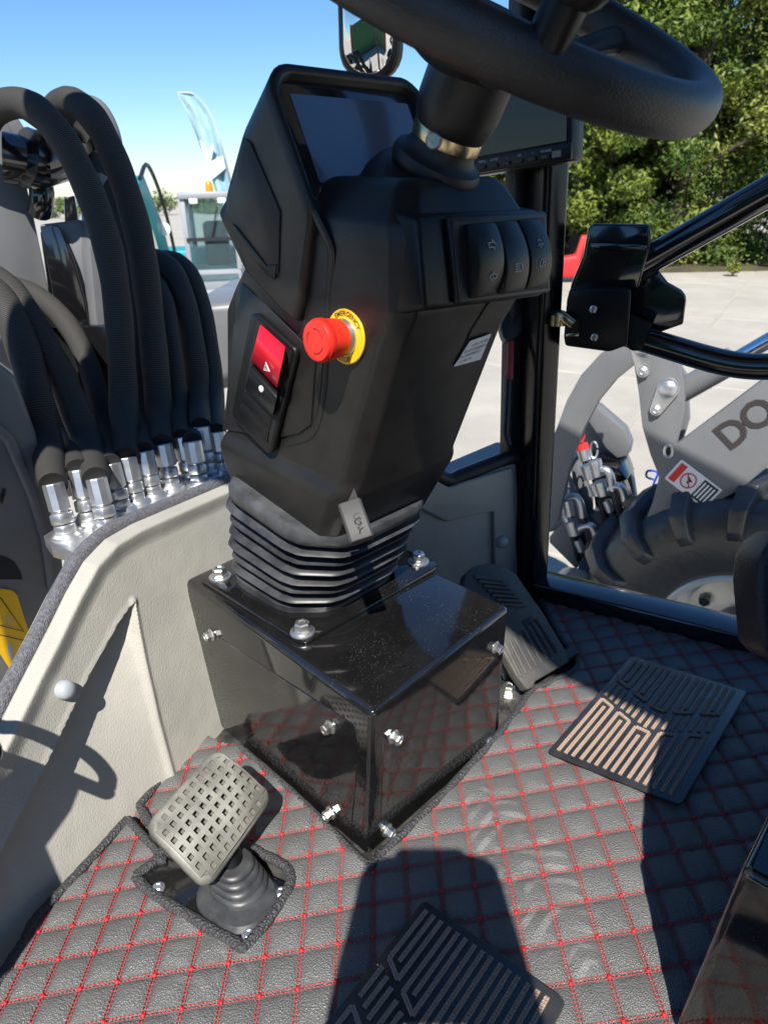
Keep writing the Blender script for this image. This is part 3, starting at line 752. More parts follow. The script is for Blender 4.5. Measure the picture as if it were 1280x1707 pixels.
hb = lrock([(420, 606), (464, 652), (455, 694), (408, 646)], .013, 'rocker_switch', M['plastic2'])
mk('blank_cover', prism([lf(*q, .0074) for q in [(409, 652), (454, 698), (450, 716), (404, 668)]], -Rt * .0012), M['plastic2'], hz, bevel=.0006)
mk('blank_cover', prism([lf(*q, .0074) for q in [(403, 672), (449, 719), (446, 738), (400, 690)]], -Rt * .0012), M['plastic2'], hz, bevel=.0006)
hc = (lf(444, 612, .0246))
tri = [hc + Fw * -.0042 * x + Up * .0042 * y for x, y in ((0, 1.1), (1, -.7), (-1, -.7))]
mk('hazard_triangle', join(tube([tri[0], tri[1], tri[2]], .0004, 5, closed=True), tube([(p - hc) * .55 + hc for p in tri], .0003, 5, closed=True)), M['white'], hz1)
mk('white_dot', lathe([(.0032, 0), (.0032, .001), (.0025, .0015)], lf(436, 648, .0192), -Rt, 20), M['white'], hb)
# --- tilt lever with its square rubber knob
lk = thing('tilt_lever', 'grey rubber tilt lever knob hanging at the foot of the console', 'lever', tuple(Dp(590, 860, .66)))
kb0, kb1 = Dp(582, 838, .615), Dp(604, 902, .605)
kd = (kb1 - kb0).normalized(); kx, ky, _ = frame(kd, cr)
mk('knob', loft([[kb0 + kx * x + ky * y for x, y in rrect(.0105, .0075, .002, 2)], [kb1 + kx * x + ky * y for x, y in rrect(.0110, .0075, .002, 2)]]), M['knob_rubber'], lk, bevel=.002, seg=2)
mk('lever_arm', prism([Dp(590, 812, .64), Dp(598, 835, .618), Dp(600, 848, .612), Dp(585, 848, .612), Dp(578, 840, .625)], cd * .006), M['knob_rubber'], lk, bevel=.0008)
mk('knob_mark', join(text_vf('G', .010, Dp(595, 862, .594), cr, cu, -cd, 0), text_vf('Y', .010, Dp(599, 879, .593), cr, cu, -cd, 0)), M['rubber_dark'], lk, smooth=0)

# ================================================================== steering column and wheel
ca = (-math.sin(rad(30)) * Fw + math.cos(rad(30)) * Up).normalized()
cl0 = W(0, -.187, .454)
col_t = thing('steering_column', 'black steering column with rubber boot and brass hose clamp', 'steering column', tuple(cl0))
mk('boot', lathe([(.030, -.012), (.0345, -.009), (.0368, -.006), (.0372, -.002), (.0355, .0025), (.0305, .0045), (.0285, .007), (.0268, .010), (.0262, .016)], cl0, ca, 40), M['rubber_dark'], col_t)
mk('boot_boss', lathe([(.058, -.052), (.053, -.026), (.047, -.015), (.041, -.010), (.034, -.0085)], cl0, ca, 40), M['plastic'], col_t, smooth=60)
clamp = mk('hose_clamp', lathe([(.0262, .0145), (.0278, .0147), (.0280, .0155), (.0280, .0235), (.0278, .0243), (.0262, .0245)], cl0, ca, 40), M['brass'], col_t)
sc_p = Dp(711, 244, .507)
sdir = (sc_p - (cl0 + ca * .02)); sdir = (sdir - ca * ca.dot(sdir)).normalized()
sp = cl0 + ca * .0195 + sdir * .028
mk('clamp_screw', lathe([(.0062, 0), (.0062, .003), (.0050, .0042), (.0018, .0042), (.0016, .003)], sp, (sdir * 1 + ca * .15), 16), M['zinc_bright'], clamp)
mk('column_tube', lathe([(.0255, .019), (.0290, .026), (.0315, .034), (.0325, .042), (.0325, .075), (.0320, .098), (.030, .104)], cl0, ca, 40), M['plastic'], col_t)
WC_ = W(0, -.233, .555); WR = .163
wh = thing('steering_wheel', 'thick grained black steering wheel with a spinner knob on its rim', 'steering wheel', tuple(WC_))
e1 = Rt; e2 = ca.cross(e1).normalized()
def wp(t, r=None, h=0.0): return WC_ + (e1 * math.cos(t) + e2 * math.sin(t)) * (WR if r is None else r) + ca * h
M['wheel'] = mat('wheel_skin', (.016, .016, .017), .42, bump=[('v', 900, .35, .0007)], dust=((.05, .048, .044), 20, .4))
vs, fs = [], []
NW, NT_ = 120, 20
for i in range(NW):
    t = 2 * math.pi * i / NW; d_ = e1 * math.cos(t) + e2 * math.sin(t)
    for k in range(NT_):
        a = 2 * math.pi * k / NT_; vs.append(WC_ + d_ * (WR + 0.0138 * math.cos(a)) + ca * (.0165 * math.sin(a)))
for i in range(NW):
    for k in range(NT_): fs.append([i * NT_ + k, ((i + 1) % NW) * NT_ + k, ((i + 1) % NW) * NT_ + (k + 1) % NT_, i * NT_ + (k + 1) % NT_])
mk('rim', (vs, fs), M['wheel'], wh, smooth=60)
hubc = WC_ - ca * .035
mk('hub', lathe([(.034, -.014), (.046, -.008), (.050, .0), (.050, .014), (.046, .020), (.020, .022)], hubc, ca, 32), M['wheel'], wh)
for t in (rad(-8), rad(128), rad(232)):
    d_ = e1 * math.cos(t) + e2 * math.sin(t); sd_ = ca.cross(d_)
    path = [hubc + d_ * .04 + ca * .004, hubc + d_ * .09 + ca * .008, WC_ + d_ * (WR - .035) - ca * .012, WC_ + d_ * (WR - .004) - ca * .002]
    mk('spoke', tube(catmull(path, 6), [.0105] * 12 + [.011, .0115, .012, .0125, .013, .0135, .014], 12, flat=(ca, .7)), M['wheel'], wh)
kt = math.atan2((Dp(905, 112, .36) - WC_).dot(e2), (Dp(905, 112, .36) - WC_).dot(e1))
sk = thing('spinner_knob', 'black spinner knob clamped on top of the steering wheel rim', 'knob', tuple(wp(kt)))
mk('knob_clamp', lathe([(.0118, .010), (.0118, .030), (.0112, .034)], wp(kt), ca, 24), M['plastic2'], sk)
mk('knob_grip', lathe([(.013, .030), (.017, .034), (.0225, .045), (.0235, .058), (.021, .070), (.012, .078), (.003, .080)], wp(kt), ca, 28), M['plastic2'], sk)

# ================================================================== brake pedal
PC = Dp(350, 1362, .655)
pl_x = V((.66, .74, .10)).normalized()                                     # long way across the pad
pl_n = (CAM - PC).normalized() * .55 + V((.30, -.30, .75)); pl_n = (pl_n - pl_x * pl_n.dot(pl_x)).normalized()
def pq(px, py): return Pp(px, py, PC, pl_n)
q4 = [pq(*q) for q in [(240, 1374), (364, 1238), (462, 1322), (348, 1484)]]  # left, top, right, bottom
def pad_uv(u, v, h=0.0):
    a = q4[0].lerp(q4[1], u); b = q4[3].lerp(q4[2], u); return a.lerp(b, v) + pl_n * (h - .010 * (2 * v - 1) ** 2 - .004 * (2 * u - 1) ** 2)
bp = thing('brake_pedal', 'worn grey rubber brake pedal with square holes on a ribbed boot', 'pedal', tuple(Zp(350, 1500)))
def pad_loop(h, ins):
    out = []
    for x, y in rrect(1 - ins, 1 - ins * 1.5, .28, 5): out.append(pad_uv(.5 + x / 2, .5 + y / 2, h))
    return out
pb_ = mk('pad_body', loft([pad_loop(-.022, .10), pad_loop(-.017, .02), pad_loop(-.003, 0), pad_loop(.0, .02), pad_loop(.0012, .06)]), M['pedal_rubber'], bp, smooth=50)
# tread plate with a grid of square holes, the dark floor of each hole below
NU, NV = 10, 7
vs, fs = [], []
hu, hv = .24, .25
def pin(u, v):
    x, y = abs(2 * u - 1), abs(2 * v - 1); a, b = .93, .90; r = .24
    if x > a or y > b: return False
    if x > a - r and y > b - r: return math.hypot(x - a + r, y - b + r) <= r
    return True
hv_, hf_ = [], []
SUB = 3
gx = []; 
for i in range(NU):
    c0 = .035 + .93 * i / NU; w_ = .93 / NU; gx += [c0, c0 + w_ * hu, c0 + w_ * (1 - hu)]
gx.append(.965)
gy = []
for j in range(NV):
    c0 = .05 + .90 * j / NV; w_ = .90 / NV; gy += [c0, c0 + w_ * hv, c0 + w_ * (1 - hv)]
gy.append(.95)
def stag(i, u): return u
tread = []
for i in range(len(gx) - 1):
    for j in range(len(gy) - 1):
        u, v = (gx[i] + gx[i + 1]) / 2, (gy[j] + gy[j + 1]) / 2
        if not pin(u, v): continue
        if i % 3 == 1 and j % 3 == 1: continue
        tread.append((i, j))
keep = set(tread); vid = {}
def vert(i, j, h):
    k = (i, j, h)
    if k not in vid: vid[k] = len(vs); vs.append(pad_uv(gx[i], gy[j], h))
    return vid[k]
H1 = .0030; H0 = .0008
for (i, j) in tread:
    fs.append([vert(i, j, H1), vert(i + 1, j, H1), vert(i + 1, j + 1, H1), vert(i, j + 1, H1)])
    for (di, dj, a, b) in ((-1, 0, (i, j), (i, j + 1)), (1, 0, (i + 1, j + 1), (i + 1, j)), (0, -1, (i + 1, j), (i, j)), (0, 1, (i, j + 1), (i + 1, j + 1))):
        if (i + di, j + dj) not in keep:
            fs.append([vert(*a, H1), vert(*b, H1), vert(*b, H0), vert(*a, H0)])
mk('tread', (vs, fs), M['pedal_rubber'], bp, smooth=30)
mk('hole_floor', loft([pad_loop(.0010, .09), pad_loop(.0016, .10)]), M['pedal_hole'], bp)
# pedal arm, ribbed boot and floor plate
bc_ = Zp(406, 1494); bdir = (pad_uv(.5, .55, -.012) - bc_).normalized()
mk('pedal_arm', tube([bc_, pad_uv(.5, .6, -.021)], .0125, 16), M['plastic2'], bp)
bX = (Zp(400, 1590) - Zp(232, 1470)).normalized(); bY = V((-bX.y, bX.x, 0))
if bY.x < 0 and bY.y < 0: bY = -bY
lp_ = []
for k in range(5):
    z0 = .005 + .0064 * k; s_ = 1 - .075 * k
    for dz, ins in ((0, .93), (.0015, 1.0), (.0045, 1.0), (.0062, .93), (.0070, .86)):
        c = bc_ + bdir * (z0 + dz) * 1.0 + V((0, 0, 0))
        lp_.append([c + bX * x + bY * y for x, y in rrect(.030 * s_ * ins, .027 * s_ * ins, .024 * s_ * ins, 6)])
mk('boot', loft(lp_), M['rubber'], bp, smooth=60)
mk('boot_skirt', loft([[bc_ + bX * x * f_ + bY * y * f_ + V((-.004, -.004, z)) for x, y in rrect(.040, .032, .028, 6)] for f_, z in ((1, .002), (1, .006), (.9, .010))]), M['rubber'], bp)
pp_ = [Zp(*q, .001) for q in [(232, 1472), (302, 1398), (482, 1478), (402, 1590)]]
mk('floor_plate', prism(pp_, (0, 0, .004)), M['gloss'], bp, bevel=.0008)
for q in [(264, 1482), (415, 1560), (468, 1490), (312, 1412)]: hexbolt('bolt', bp, Zp(*q, .005), (0, 0, 1), M['zinc_bright'], .005, .004, .0066, rot=.4)

# ================================================================== accelerator pedal
a1, a2, a3 = Zp(878, 1148, .022), Zp(946, 1104, .022), Zp(815, 940, .135)
an = (a2 - a1).cross(a3 - a1).normalized()
if an.z < 0: an = -an
def aq(px, py, off=0): return Pp(px, py, a1 + an * off, an)
ac = thing('accelerator_pedal', 'long ribbed rubber accelerator pedal between the box and the pillar', 'pedal', tuple(Zp(900, 1120)))
ao = [(880, 1150), (890, 1146), (893, 1136), (950, 1103), (944, 1085), (905, 1020), (880, 985), (862, 958), (842, 944), (815, 938), (790, 944), (776, 956), (772, 975), (790, 1005), (830, 1070), (860, 1125)]
mk('treadle', prism([aq(*q) for q in ao], -an * .016), M['tread'], ac, bevel=.003, seg=3)
for k in range(8):                                       # long ribs on the lower half
    t = k / 7
    A = (868 + 62 * t, 1128 - 40 * t); B = (842 + 52 * t, 1074 - 42 * t)
    mk('rib', tube([aq(*A, .0005), aq(*B, .0005)], .0026, 6), M['tread'], ac)
for k in range(7):                                       # slanting ribs on the upper half
    t = k / 6
    A = (790 + 44 * t, 962 + 46 * t); B = (838 + 38 * t, 968 + 42 * t)
    mk('rib', tube([aq(*A, .0005), aq(*B, .0005)], .0030, 6), M['tread'], ac)
mk('slot', prism([aq(*q, .0003) for q in [(871, 1036), (884, 1027), (890, 1036), (877, 1046)]], an * .0006), M['ink'], ac)
mk('pivot_base', prism([V((p.x, p.y, .001)) for p in [Zp(895, 1140), Zp(965, 1100), Zp(955, 1086), Zp(880, 1126)]], (0, 0, .012)), M['rubber_dark'], ac, bevel=.002)

# ================================================================== rubber heel pads with ribs
def heel_pad(name, label, TL, TR, BL):
    """TL/TR/BL: floor points; ribs run from TL towards BL"""
    z0 = .0125
    TL, TR, BL = (V((p.x, p.y, z0)) for p in (TL, TR, BL)); ux, vy = TR - TL, BL - TL
    Lu, Lv = ux.length, vy.length; ex, ey = ux / Lu, vy / Lv
    t = thing(name, label, 'rubber pad', tuple((TR + BL) / 2), 'ribbed rubber heel pads')
    c = TL + ux / 2 + vy / 2
    mk('base_sheet', prism([c + ex * x + ey * y for x, y in rrect(Lu / 2, Lv / 2, .006, 4)], (0, 0, .003)), M['pad'], t, bevel=.001, seg=2)
    def P(u, v, h): return TL + ux * u + vy * v + V((0, 0, h))
    def b1(u): return .25 + .17 * (1 - abs(2 * u - 1.0))
    rw = .0021
    def rib_vf(p, q):
        """one raised bar with two rows of small pyramids"""
        d = q - p; L = d.length
        if L < .004: return ([], [])
        d /= L; n = V((-d.y, d.x, 0)); out = [prism([p - n * rw, q - n * rw, q + n * rw, p + n * rw], (0, 0, .0016))]
        k = int(L / .0030); vs_, fs_ = [], []
        for i in range(k):
            a = p + d * (L * i / k); b = p + d * (L * (i + 1) / k)
            for s in (-1, 1):
                o = len(vs_); e_ = V((0, 0, .0016))
                c0, c1 = (a + e_, b + e_) ; w0 = n * rw * s
                vs_ += [c0, c1, c1 + w0, c0 + w0, (c0 + c1) / 2 + w0 / 2 + V((0, 0, .0011))]
                fs_ += [[o, o + 1, o + 4], [o + 1, o + 2, o + 4], [o + 2, o + 3, o + 4], [o + 3, o, o + 4]]
        out.append((vs_, fs_)); return join(*out)
    for g in range(5):
        us = [.045 + .182 * g + .017 + .058 * i for i in range(3)]
        for band in range(3):
            parts = []
            for i, u in enumerate(us):
                m1 = b1(u)
                if band == 0: v0, v1 = .035, m1 - (.0 if i != 1 else .035)
                elif band == 1: v0, v1 = m1 + .035, m1 + .165
                else: v0, v1 = m1 + .205 + (.0 if i != 1 else .035), .965
                parts.append(rib_vf(P(u, v0, .003), P(u, v1, .003)))
            if band == 0: parts.append(rib_vf(P(us[0], b1(us[0]), .0031), P(us[2], b1(us[2]), .0031)))
            if band == 2: parts.append(rib_vf(P(us[0], b1(us[0]) + .205, .0031), P(us[2], b1(us[2]) + .205, .0031)))
            mk('rib', join(*parts), M['rib'], t, smooth=0, weld=False)
    return t
heel_pad('heel_pad', 'ribbed rubber pad half in the sun near the accelerator pedal', Zp(1052, 1093, .015), Zp(1246, 1153, .015), Zp(912, 1254, .015))
pA, pB = Zp(707, 1500, .015), Zp(945, 1668, .015); pdir = (pB - pA).normalized(); pperp = V((pdir.y, -pdir.x, 0))
heel_pad('heel_pad', 'ribbed rubber pad lying in the shadow at the bottom edge', pA, pB, pA + pperp * .235)

# ================================================================== seat (mostly outside the picture)
seat = thing('operator_seat', 'black operator seat on a glossy base at the right edge', 'seat', (.5, .2, 0))
g0, g1 = Zp(1285, 1380), Zp(1120, 1727); gd = (g0 - g1).normalized(); gn = V((gd.y, -gd.x, 0))
g0 = g0 + gd * .25; 
mk('seat_base', prism([g0 + V((0, 0, .008)), g1 + V((0, 0, .008)), g1 + gn * .4 + V((0, 0, .008)), g0 + gn * .4 + V((0, 0, .008))], (.010, -.010, .20)), M['gloss'], seat, bevel=.006, seg=3)
sm = mat('seat_leather', (.018, .018, .021), .45, bump=[('v', 500, .4, .001)])
cz = .20
cl_ = [V((.225, .235, cz)), V((.262, .335, cz)), V((.32, .435, cz)), V((.40, .52, cz)), V((.50, .54, cz)), V((.80, .2, cz)), V((.55, -.2, cz)), V((.215, .06, cz))]
lc = sum(cl_, V()) / len(cl_)
def sl_(f_, z): return chaikin([lc + (p - lc) * f_ + V((0, 0, z)) for p in cl_], 2, .25)
mk('cushion', loft([sl_(.93, .0), sl_(1, .025), sl_(1.015, .06), sl_(1, .09), sl_(.93, .108), sl_(.8, .112)]), sm, seat, smooth=60)
mk('backrest', loft([[V((.62, -.12, z)) + V((.33, .33, 0)) * x + V((.06, -.06, 0)) * y + V((.06, -.06, 0)) * (z - .3) for x, y in rrect(1, 1, .6, 4)] for z in (.3, .34, .6, .82, .9)]), sm, seat, smooth=60)
# armrest / buckle strap end seen at the right edge
ah = Dp(1292, 960, .60)
mk('armrest', loft([[Dp(x, y, .62) + cd * dz for x, y in [(1284, 905), (1268, 930), (1264, 975), (1274, 1085), (1300, 1110), (1340, 1100), (1340, 900), (1310, 885)]] for dz in (0, .05)]), sm, seat, bevel=.006, seg=3)

# ================================================================== the person who takes the picture (outside the frame, the shadow falls on the mat)
def skin_mesh(name, pts, edges, m_, parent, sub=2):
    me = bpy.data.meshes.new(name); me.from_pydata([p[:3] for p in pts], edges, []); o = link_mesh(name, me, m_, parent)
    md = o.modifiers.new('skin', 'SKIN'); me.skin_vertices.new() if not me.skin_vertices else None
    for i, p in enumerate(pts):
        r_ = p[3]; me.skin_vertices[0].data[i].radius = (r_, r_ if len(p) < 5 else p[4])
    me.skin_vertices[0].data[0].use_root = True
    o.modifiers.new('sub', 'SUBSURF').levels = sub; o.modifiers['sub'].render_levels = sub
    return o
bk = V((-.10, -.995, 0)).normalized()
def B(x, y, z): return (x, y, z)
pz = GZ
person = thing('person', 'person in dark clothes holding up a phone beside the cab', 'person', (-.05, -.62, GZ))
pts = [(-.05, -.62, -.02, .15, .11), (-.05, -.62, .20, .15, .11), (-.05, -.60, .40, .17, .11), (-.05, -.58, .50, .09, .08), (-.05, -.56, .56, .055), (-.05, -.54, .66, .075, .09), (-.05, -.53, .76, .06, .075),
       (-.23, -.58, .46, .055), (-.24, -.40, .28, .045), (-.062, -.12, .475, .045),
       (.13, -.58, .46, .055), (.16, -.38, .28, .045), (.058, -.11, .475, .045),
       (-.13, -.62, -.10, .09), (-.14, -.58, -.50, .065), (-.14, -.60, -.88, .045), (-.14, -.48, -.91, .04),
       (.03, -.62, -.10, .09), (.05, -.60, -.50, .065), (.05, -.62, -.88, .045), (.06, -.50, -.91, .04)]
ed = [(0, 1), (1, 2), (2, 3), (3, 4), (4, 5), (5, 6), (2, 7), (7, 8), (8, 9), (2, 10), (10, 11), (11, 12), (0, 13), (13, 14), (14, 15), (15, 16), (0, 17), (17, 18), (18, 19), (19, 20)]
skin_mesh('body', pts, ed, M['cloth_dark'], person, 1)
def hand(side):
    s = side; w0 = V((.058 if s > 0 else -.062, -.12, .475)); pm_ = V((.052 * s, -.028, .555))
    P = [(*w0, .034), (*pm_, .040, .03)]; E_ = [(0, 1)]
    for k in range(4):
        b0 = pm_ + V((.012 * s, .002, .030 - .019 * k)); b1_ = b0 + V((-.004 * s, .028, .012)); b2_ = b1_ + V((-.030 * s, .006, .004))
        i = len(P); P += [(*b0, .010), (*b1_, .009), (*b2_, .008)]; E_ += [(1, i), (i, i + 1), (i + 1, i + 2)]
    t0 = pm_ + V((-.004 * s, -.012, .028)); t1 = t0 + V((-.022 * s, -.002, .030)); i = len(P)
    P += [(*t0, .012), (*t1, .010)]; E_ += [(1, i), (i, i + 1)]
    skin_mesh('hand', P, E_, M['skin'], person, 1)
hand(1); hand(-1)
phone = thing('phone', 'dark phone held up in both hands beside the cab', 'phone', (0, -.02, .56))
fx, fz = cr, cu
mk('phone_body', prism([CAM - cd * .016 + fx * x + fz * (y - .055) for x, y in rrect(.037, .070, .010, 4)], -cd * .008), M['plastic2'], phone, bevel=.001)

# ================================================================== hydraulic hoses and the machine's front frame
def add_uv(o, path, n, r):
    me = o.data; uvl = me.uv_layers.new(name='UVMap')
    acc = [0.0]
    for a, b in zip(path, path[1:]): acc.append(acc[-1] + (b - a).length)
    for poly in me.polygons:
        ks = [me.loops[li].vertex_index for li in poly.loop_indices]
        cols = [k % n for k in ks]
        for li, k in zip(poly.loop_indices, ks):
            c = k % n
            if max(cols) - min(cols) > n / 2 and c < n / 2: c += n
            uvl.data[li].uv = (c / n * 2 * math.pi * r, acc[min(k // n, len(acc) - 1)])
MZ = .250
ffr = thing('boom_tower', 'grey steel boom tower of the loader behind the hydraulic hoses', 'loader frame', tuple(Dp(150, 700, 1.15)))
# connection plate
mp = [Zp(*q, MZ) for q in [(72, 893), (84, 910), (140, 926), (175, 895), (300, 848), (392, 800), (380, 770), (300, 790), (150, 845)]]
mk('connection_plate', prism(mp, (0, 0, -.016)), M['zinc_bright'], ffr, bevel=.0015)
for q in [(120, 915), (180, 885)]: mk('plate_nut', lathe([(.014, -.05), (.014, -.016)], Zp(*q, MZ), Up, 6), M['zinc'], ffr)
HN = 16
def hose(label, base, ferr, pts, r=.0175, dep=None):
    """base: px of the fitting's foot on the plate; ferr: px of the ferrule top; pts: (px, py, depth) of the sleeve"""
    b0 = Zp(*base, MZ); db = (b0 - CAM).dot(cd)
    f0 = Dp(*ferr, db * .985 if dep is None else dep)
    t = thing('hydraulic_hose', label, 'hose', tuple(b0), 'sleeved hydraulic hoses on the front plate')
    ax = (f0 - b0); L = ax.length; ax.normalize()
    mk('flange_nut', lathe([(.0185, 0), (.0185, .004), (.015, .007)], b0, Up, 24), M['zinc_bright'], t)
    mk('hex_nut', lathe([(.0135, L * .06), (.0135, L * .20), (.0120, L * .22)], b0, ax, 6), M['zinc_bright'], t, bevel=.001, seg=1)
    mk('hex_nut', lathe([(.0125, L * .235), (.0142, L * .25), (.0142, L * .43), (.0128, L * .45), (.0100, L * .46), (.0100, L * .50)], b0, ax, 6), M['zinc_bright'], t, bevel=.001, seg=1)
    mk('ferrule', lathe([(.0110, L * .49), (.0128, L * .51), (.0128, L * .98), (.0120, L)], b0, ax, 10), M['zinc_bright'], t, smooth=20)
    P = [b0 + ax * (L * .97)] + [Dp(*p) for p in pts]
    path = catmull(P, 10)
    rr = [r * (.82 + .18 * min(1, i / 10)) * (1 + .025 * math.sin(i * .45 + base[0]) + .02 * math.sin(i * .17)) for i in range(len(path))]
    vf = tube(path, rr, HN)
    o = raw('sleeve', vf, M['hose'], t, smooth=60); add_uv(o, path, HN, r)
    return t
hose('sunlit textured hose leaning left from the nearest fitting on the plate', (112, 893), (88, 806), [(78, 740, .90), (62, 670, .90), (48, 612, .90), (25, 545, .90), (-8, 490, .92), (-50, 465, .95), (-110, 470, 1.0)], .0205)
hose('hose bending left from the second fitting, close behind the nearest one', (150, 872), (130, 783), [(122, 735, .98), (103, 680, .99), (82, 635, 1.0), (55, 580, 1.0), (20, 525, 1.0), (-30, 480, 1.02), (-90, 470, 1.05)], .0195)
hose('hose leaning left from the front row fitting beside the beige panel', (181, 882), (160, 797), [(148, 745, .93), (128, 690, .94), (104, 634, .94), (78, 585, .93), (46, 530, .93), (15, 485, .94), (-30, 455, .97), (-90, 450, 1.0)], .0205)
hose('hose half hidden behind the front fittings, in deep shadow', (204, 850), (184, 773), [(178, 720, 1.04), (160, 650, 1.06), (140, 590, 1.08), (112, 540, 1.1), (78, 505, 1.12), (35, 480, 1.15), (-20, 470, 1.2), (-80, 480, 1.25)], .0165)
hose('tall hose arching over the frame at the far left', (228, 838), (211, 762), [(207, 690, 1.0), (203, 600, 1.0), (196, 510, .99), (184, 430, .98), (163, 355, .97), (134, 285, .96), (104, 230, .95), (72, 192, .95), (38, 172, .96), (5, 176, .98), (-25, 205, 1.02), (-40, 260, 1.06)], .0200)
hose('tall hose arching highest next to the sky', (287, 812), (271, 740), [(266, 690, 1.06), (258, 600, 1.06), (250, 520, 1.06), (240, 440, 1.05), (226, 370, 1.05), (205, 300, 1.04), (178, 235, 1.03), (152, 192, 1.03), (122, 170, 1.04), (96, 176, 1.07), (86, 205, 1.10), (84, 240, 1.13)], .0205)
hose('short hose curving up behind the two tall hoses', (318, 801), (303, 728), [(298, 680, 1.10), (290, 610, 1.11), (282, 550, 1.12), (272, 500, 1.14), (258, 470, 1.18), (235, 455, 1.22)], .0165)
hose('short arching hose with sunlit patches beside the console', (346, 787), (335, 711), [(331, 660, 1.14), (325, 590, 1.15), (312, 520, 1.16), (296, 468, 1.18), (272, 438, 1.2), (245, 430, 1.24)], .0190)
hose('outermost short hose nearest the console', (372, 782), (361, 719), [(357, 660, 1.16), (350, 590, 1.18), (338, 520, 1.2), (322, 470, 1.21), (300, 440, 1.23), (275, 432, 1.26)], .0170)
hose('tall dark hose squeezed between the two arching hoses', (256, 826), (240, 752), [(236, 690, 1.10), (230, 600, 1.11), (222, 510, 1.12), (210, 430, 1.13), (196, 360, 1.14), (176, 300, 1.15), (150, 262, 1.17), (118, 250, 1.2)], .0185)
hose('slim dark hose standing behind the short arching hoses', (333, 806), (320, 735), [(316, 690, 1.18), (308, 620, 1.2), (300, 560, 1.22), (286, 500, 1.24), (262, 462, 1.27), (236, 452, 1.3)], .0170)
hose('dark hose rising behind the leftmost fittings and bending left', (165, 848), (150, 770), [(140, 715, 1.05), (118, 660, 1.07), (92, 612, 1.08), (60, 560, 1.1), (20, 520, 1.12), (-40, 500, 1.15)], .0185)
# grey plates of the boom tower
def plate(name, pxs, depth, thick, m_=None, par=None, bev=.003, back=None):
    n = (back if back is not None else V((-.3, .95, 0))).normalized()
    p0 = Dp(*pxs[0], depth)
    return mk(name, prism([Pp(*q, p0, n) for q in pxs], n * thick), m_ or M['grey'], par or ffr, bevel=bev, seg=2)
bn = V((-.55, .83, 0))
plate('near_plate', [(-140, 180), (-30, 182), (6, 190), (22, 222), (34, 262), (52, 340), (75, 450), (97, 565), (112, 640), (60, 660), (-140, 640)], 1.02, .030, back=bn)
plate('near_plate_cap', [(-60, 186), (8, 184), (28, 192), (42, 214), (48, 240), (30, 246), (-60, 246)], 1.10, .06, back=bn)
plate('cross_plate', [(66, 374), (132, 366), (140, 372), (156, 450), (180, 560), (176, 565), (104, 576), (84, 470)], 1.13, .02, back=V((-.2, .98, 0)))
plate('side_plate', [(168, 286), (178, 292), (196, 320), (204, 350), (216, 420), (238, 560), (240, 640), (170, 640), (150, 420), (150, 330)], 1.12, .03, back=V((-.75, .66, 0)))
plate('back_plate', [(85, 545), (240, 540), (262, 800), (110, 830)], 1.16, .02, back=V((-.2, .98, 0)), m_=M['paint_black'])  # grey plate painted black for the shade it stands in
plate('channel_shade', [(66, 377), (98, 374), (122, 430), (142, 500), (152, 558), (104, 574), (84, 470)], 1.115, .006, back=V((-.2, .98, 0)), m_=M['paint_black'])  # added black sheet, stands for the shaded inside of the channel
plate('shade_backing', [(66, 385), (150, 380), (176, 560), (250, 560), (275, 800), (120, 835), (96, 600)], 1.20, .02, m_=M['paint_black'], back=V((-.2, .98, 0)))  # added black backing, puts the shade behind the hoses into the colour
plate('gusset', [(128, 620), (150, 612), (176, 760), (166, 800)], 1.10, .012, back=V((-.2, .98, 0)), m_=M['paint_black'])
plate('upright', [(236, 500), (262, 496), (284, 700), (300, 770), (270, 780)], 1.16, .05, back=V((-.3, .95, 0)))
plate('far_upright', [(106, 330), (124, 325), (132, 375), (108, 380)], 1.25, .03, m_=M['paint_black'], back=V((-.3, .95, 0)))
# black cross pipe with collars and elbow
mk('cross_pipe', tube([Dp(5, 262, 1.06), Dp(60, 272, 1.08), Dp(112, 258, 1.14), Dp(150, 240, 1.22)], .037, 20), M['paint_black'], ffr)
mk('pipe_collar', tube([Dp(42, 262, 1.05), Dp(56, 266, 1.06)], .043, 20), M['paint_black'], ffr)
mk('pipe_elbow', tube(catmull([Dp(66, 262, 1.12), Dp(68, 300, 1.12), Dp(70, 330, 1.12), Dp(66, 352, 1.14)], 5), .019, 14), M['paint_black'], ffr)
mk('round_cap', tube([Dp(112, 208, 1.12), Dp(136, 204, 1.2)], .036, 20), M['paint_black'], ffr)
mk('top_pipe', tube(catmull([Dp(130, 176, 1.14), Dp(160, 182, 1.15), Dp(180, 215, 1.16), Dp(190, 260, 1.17)], 5), .018, 12), M['grey'], ffr)
# lower left body plate of the front frame, with the yellow warning sign
fb = thing('loader_nose', 'sunlit grey body plate with a cut-out outside the beige panel', 'loader body', tuple(Dp(50, 900, .98)))
bnn = V((-.80, .60, .0)).normalized(); fp0 = Dp(40, 1000, .90)
def fbq(px, py, off=0): return Pp(px, py, fp0 - bnn * off, bnn)
bp_o = [(-260, 540), (-40, 575), (30, 625), (64, 720), (92, 860), (108, 930), (112, 985), (100, 1040), (60, 1160), (20, 1260), (-60, 1400), (-260, 1500)]
mk('body_plate', prism([fbq(*q) for q in bp_o], bnn * .05), M['grey'], fb, bevel=.010, seg=3)
mk('edge_band', prism([fbq(*q, .006) for q in [(-40, 690), (10, 740), (48, 830), (70, 900), (82, 985), (96, 985), (84, 895), (62, 822), (26, 730), (-40, 670)]], bnn * .006), M['grey'], fb, bevel=.003)
mk('cut_out', prism([fbq(*q, .0007) for q in [(-40, 915), (10, 928), (24, 936), (34, 952), (38, 966), (-40, 966)]], bnn * .0006), M['ink'], fb)
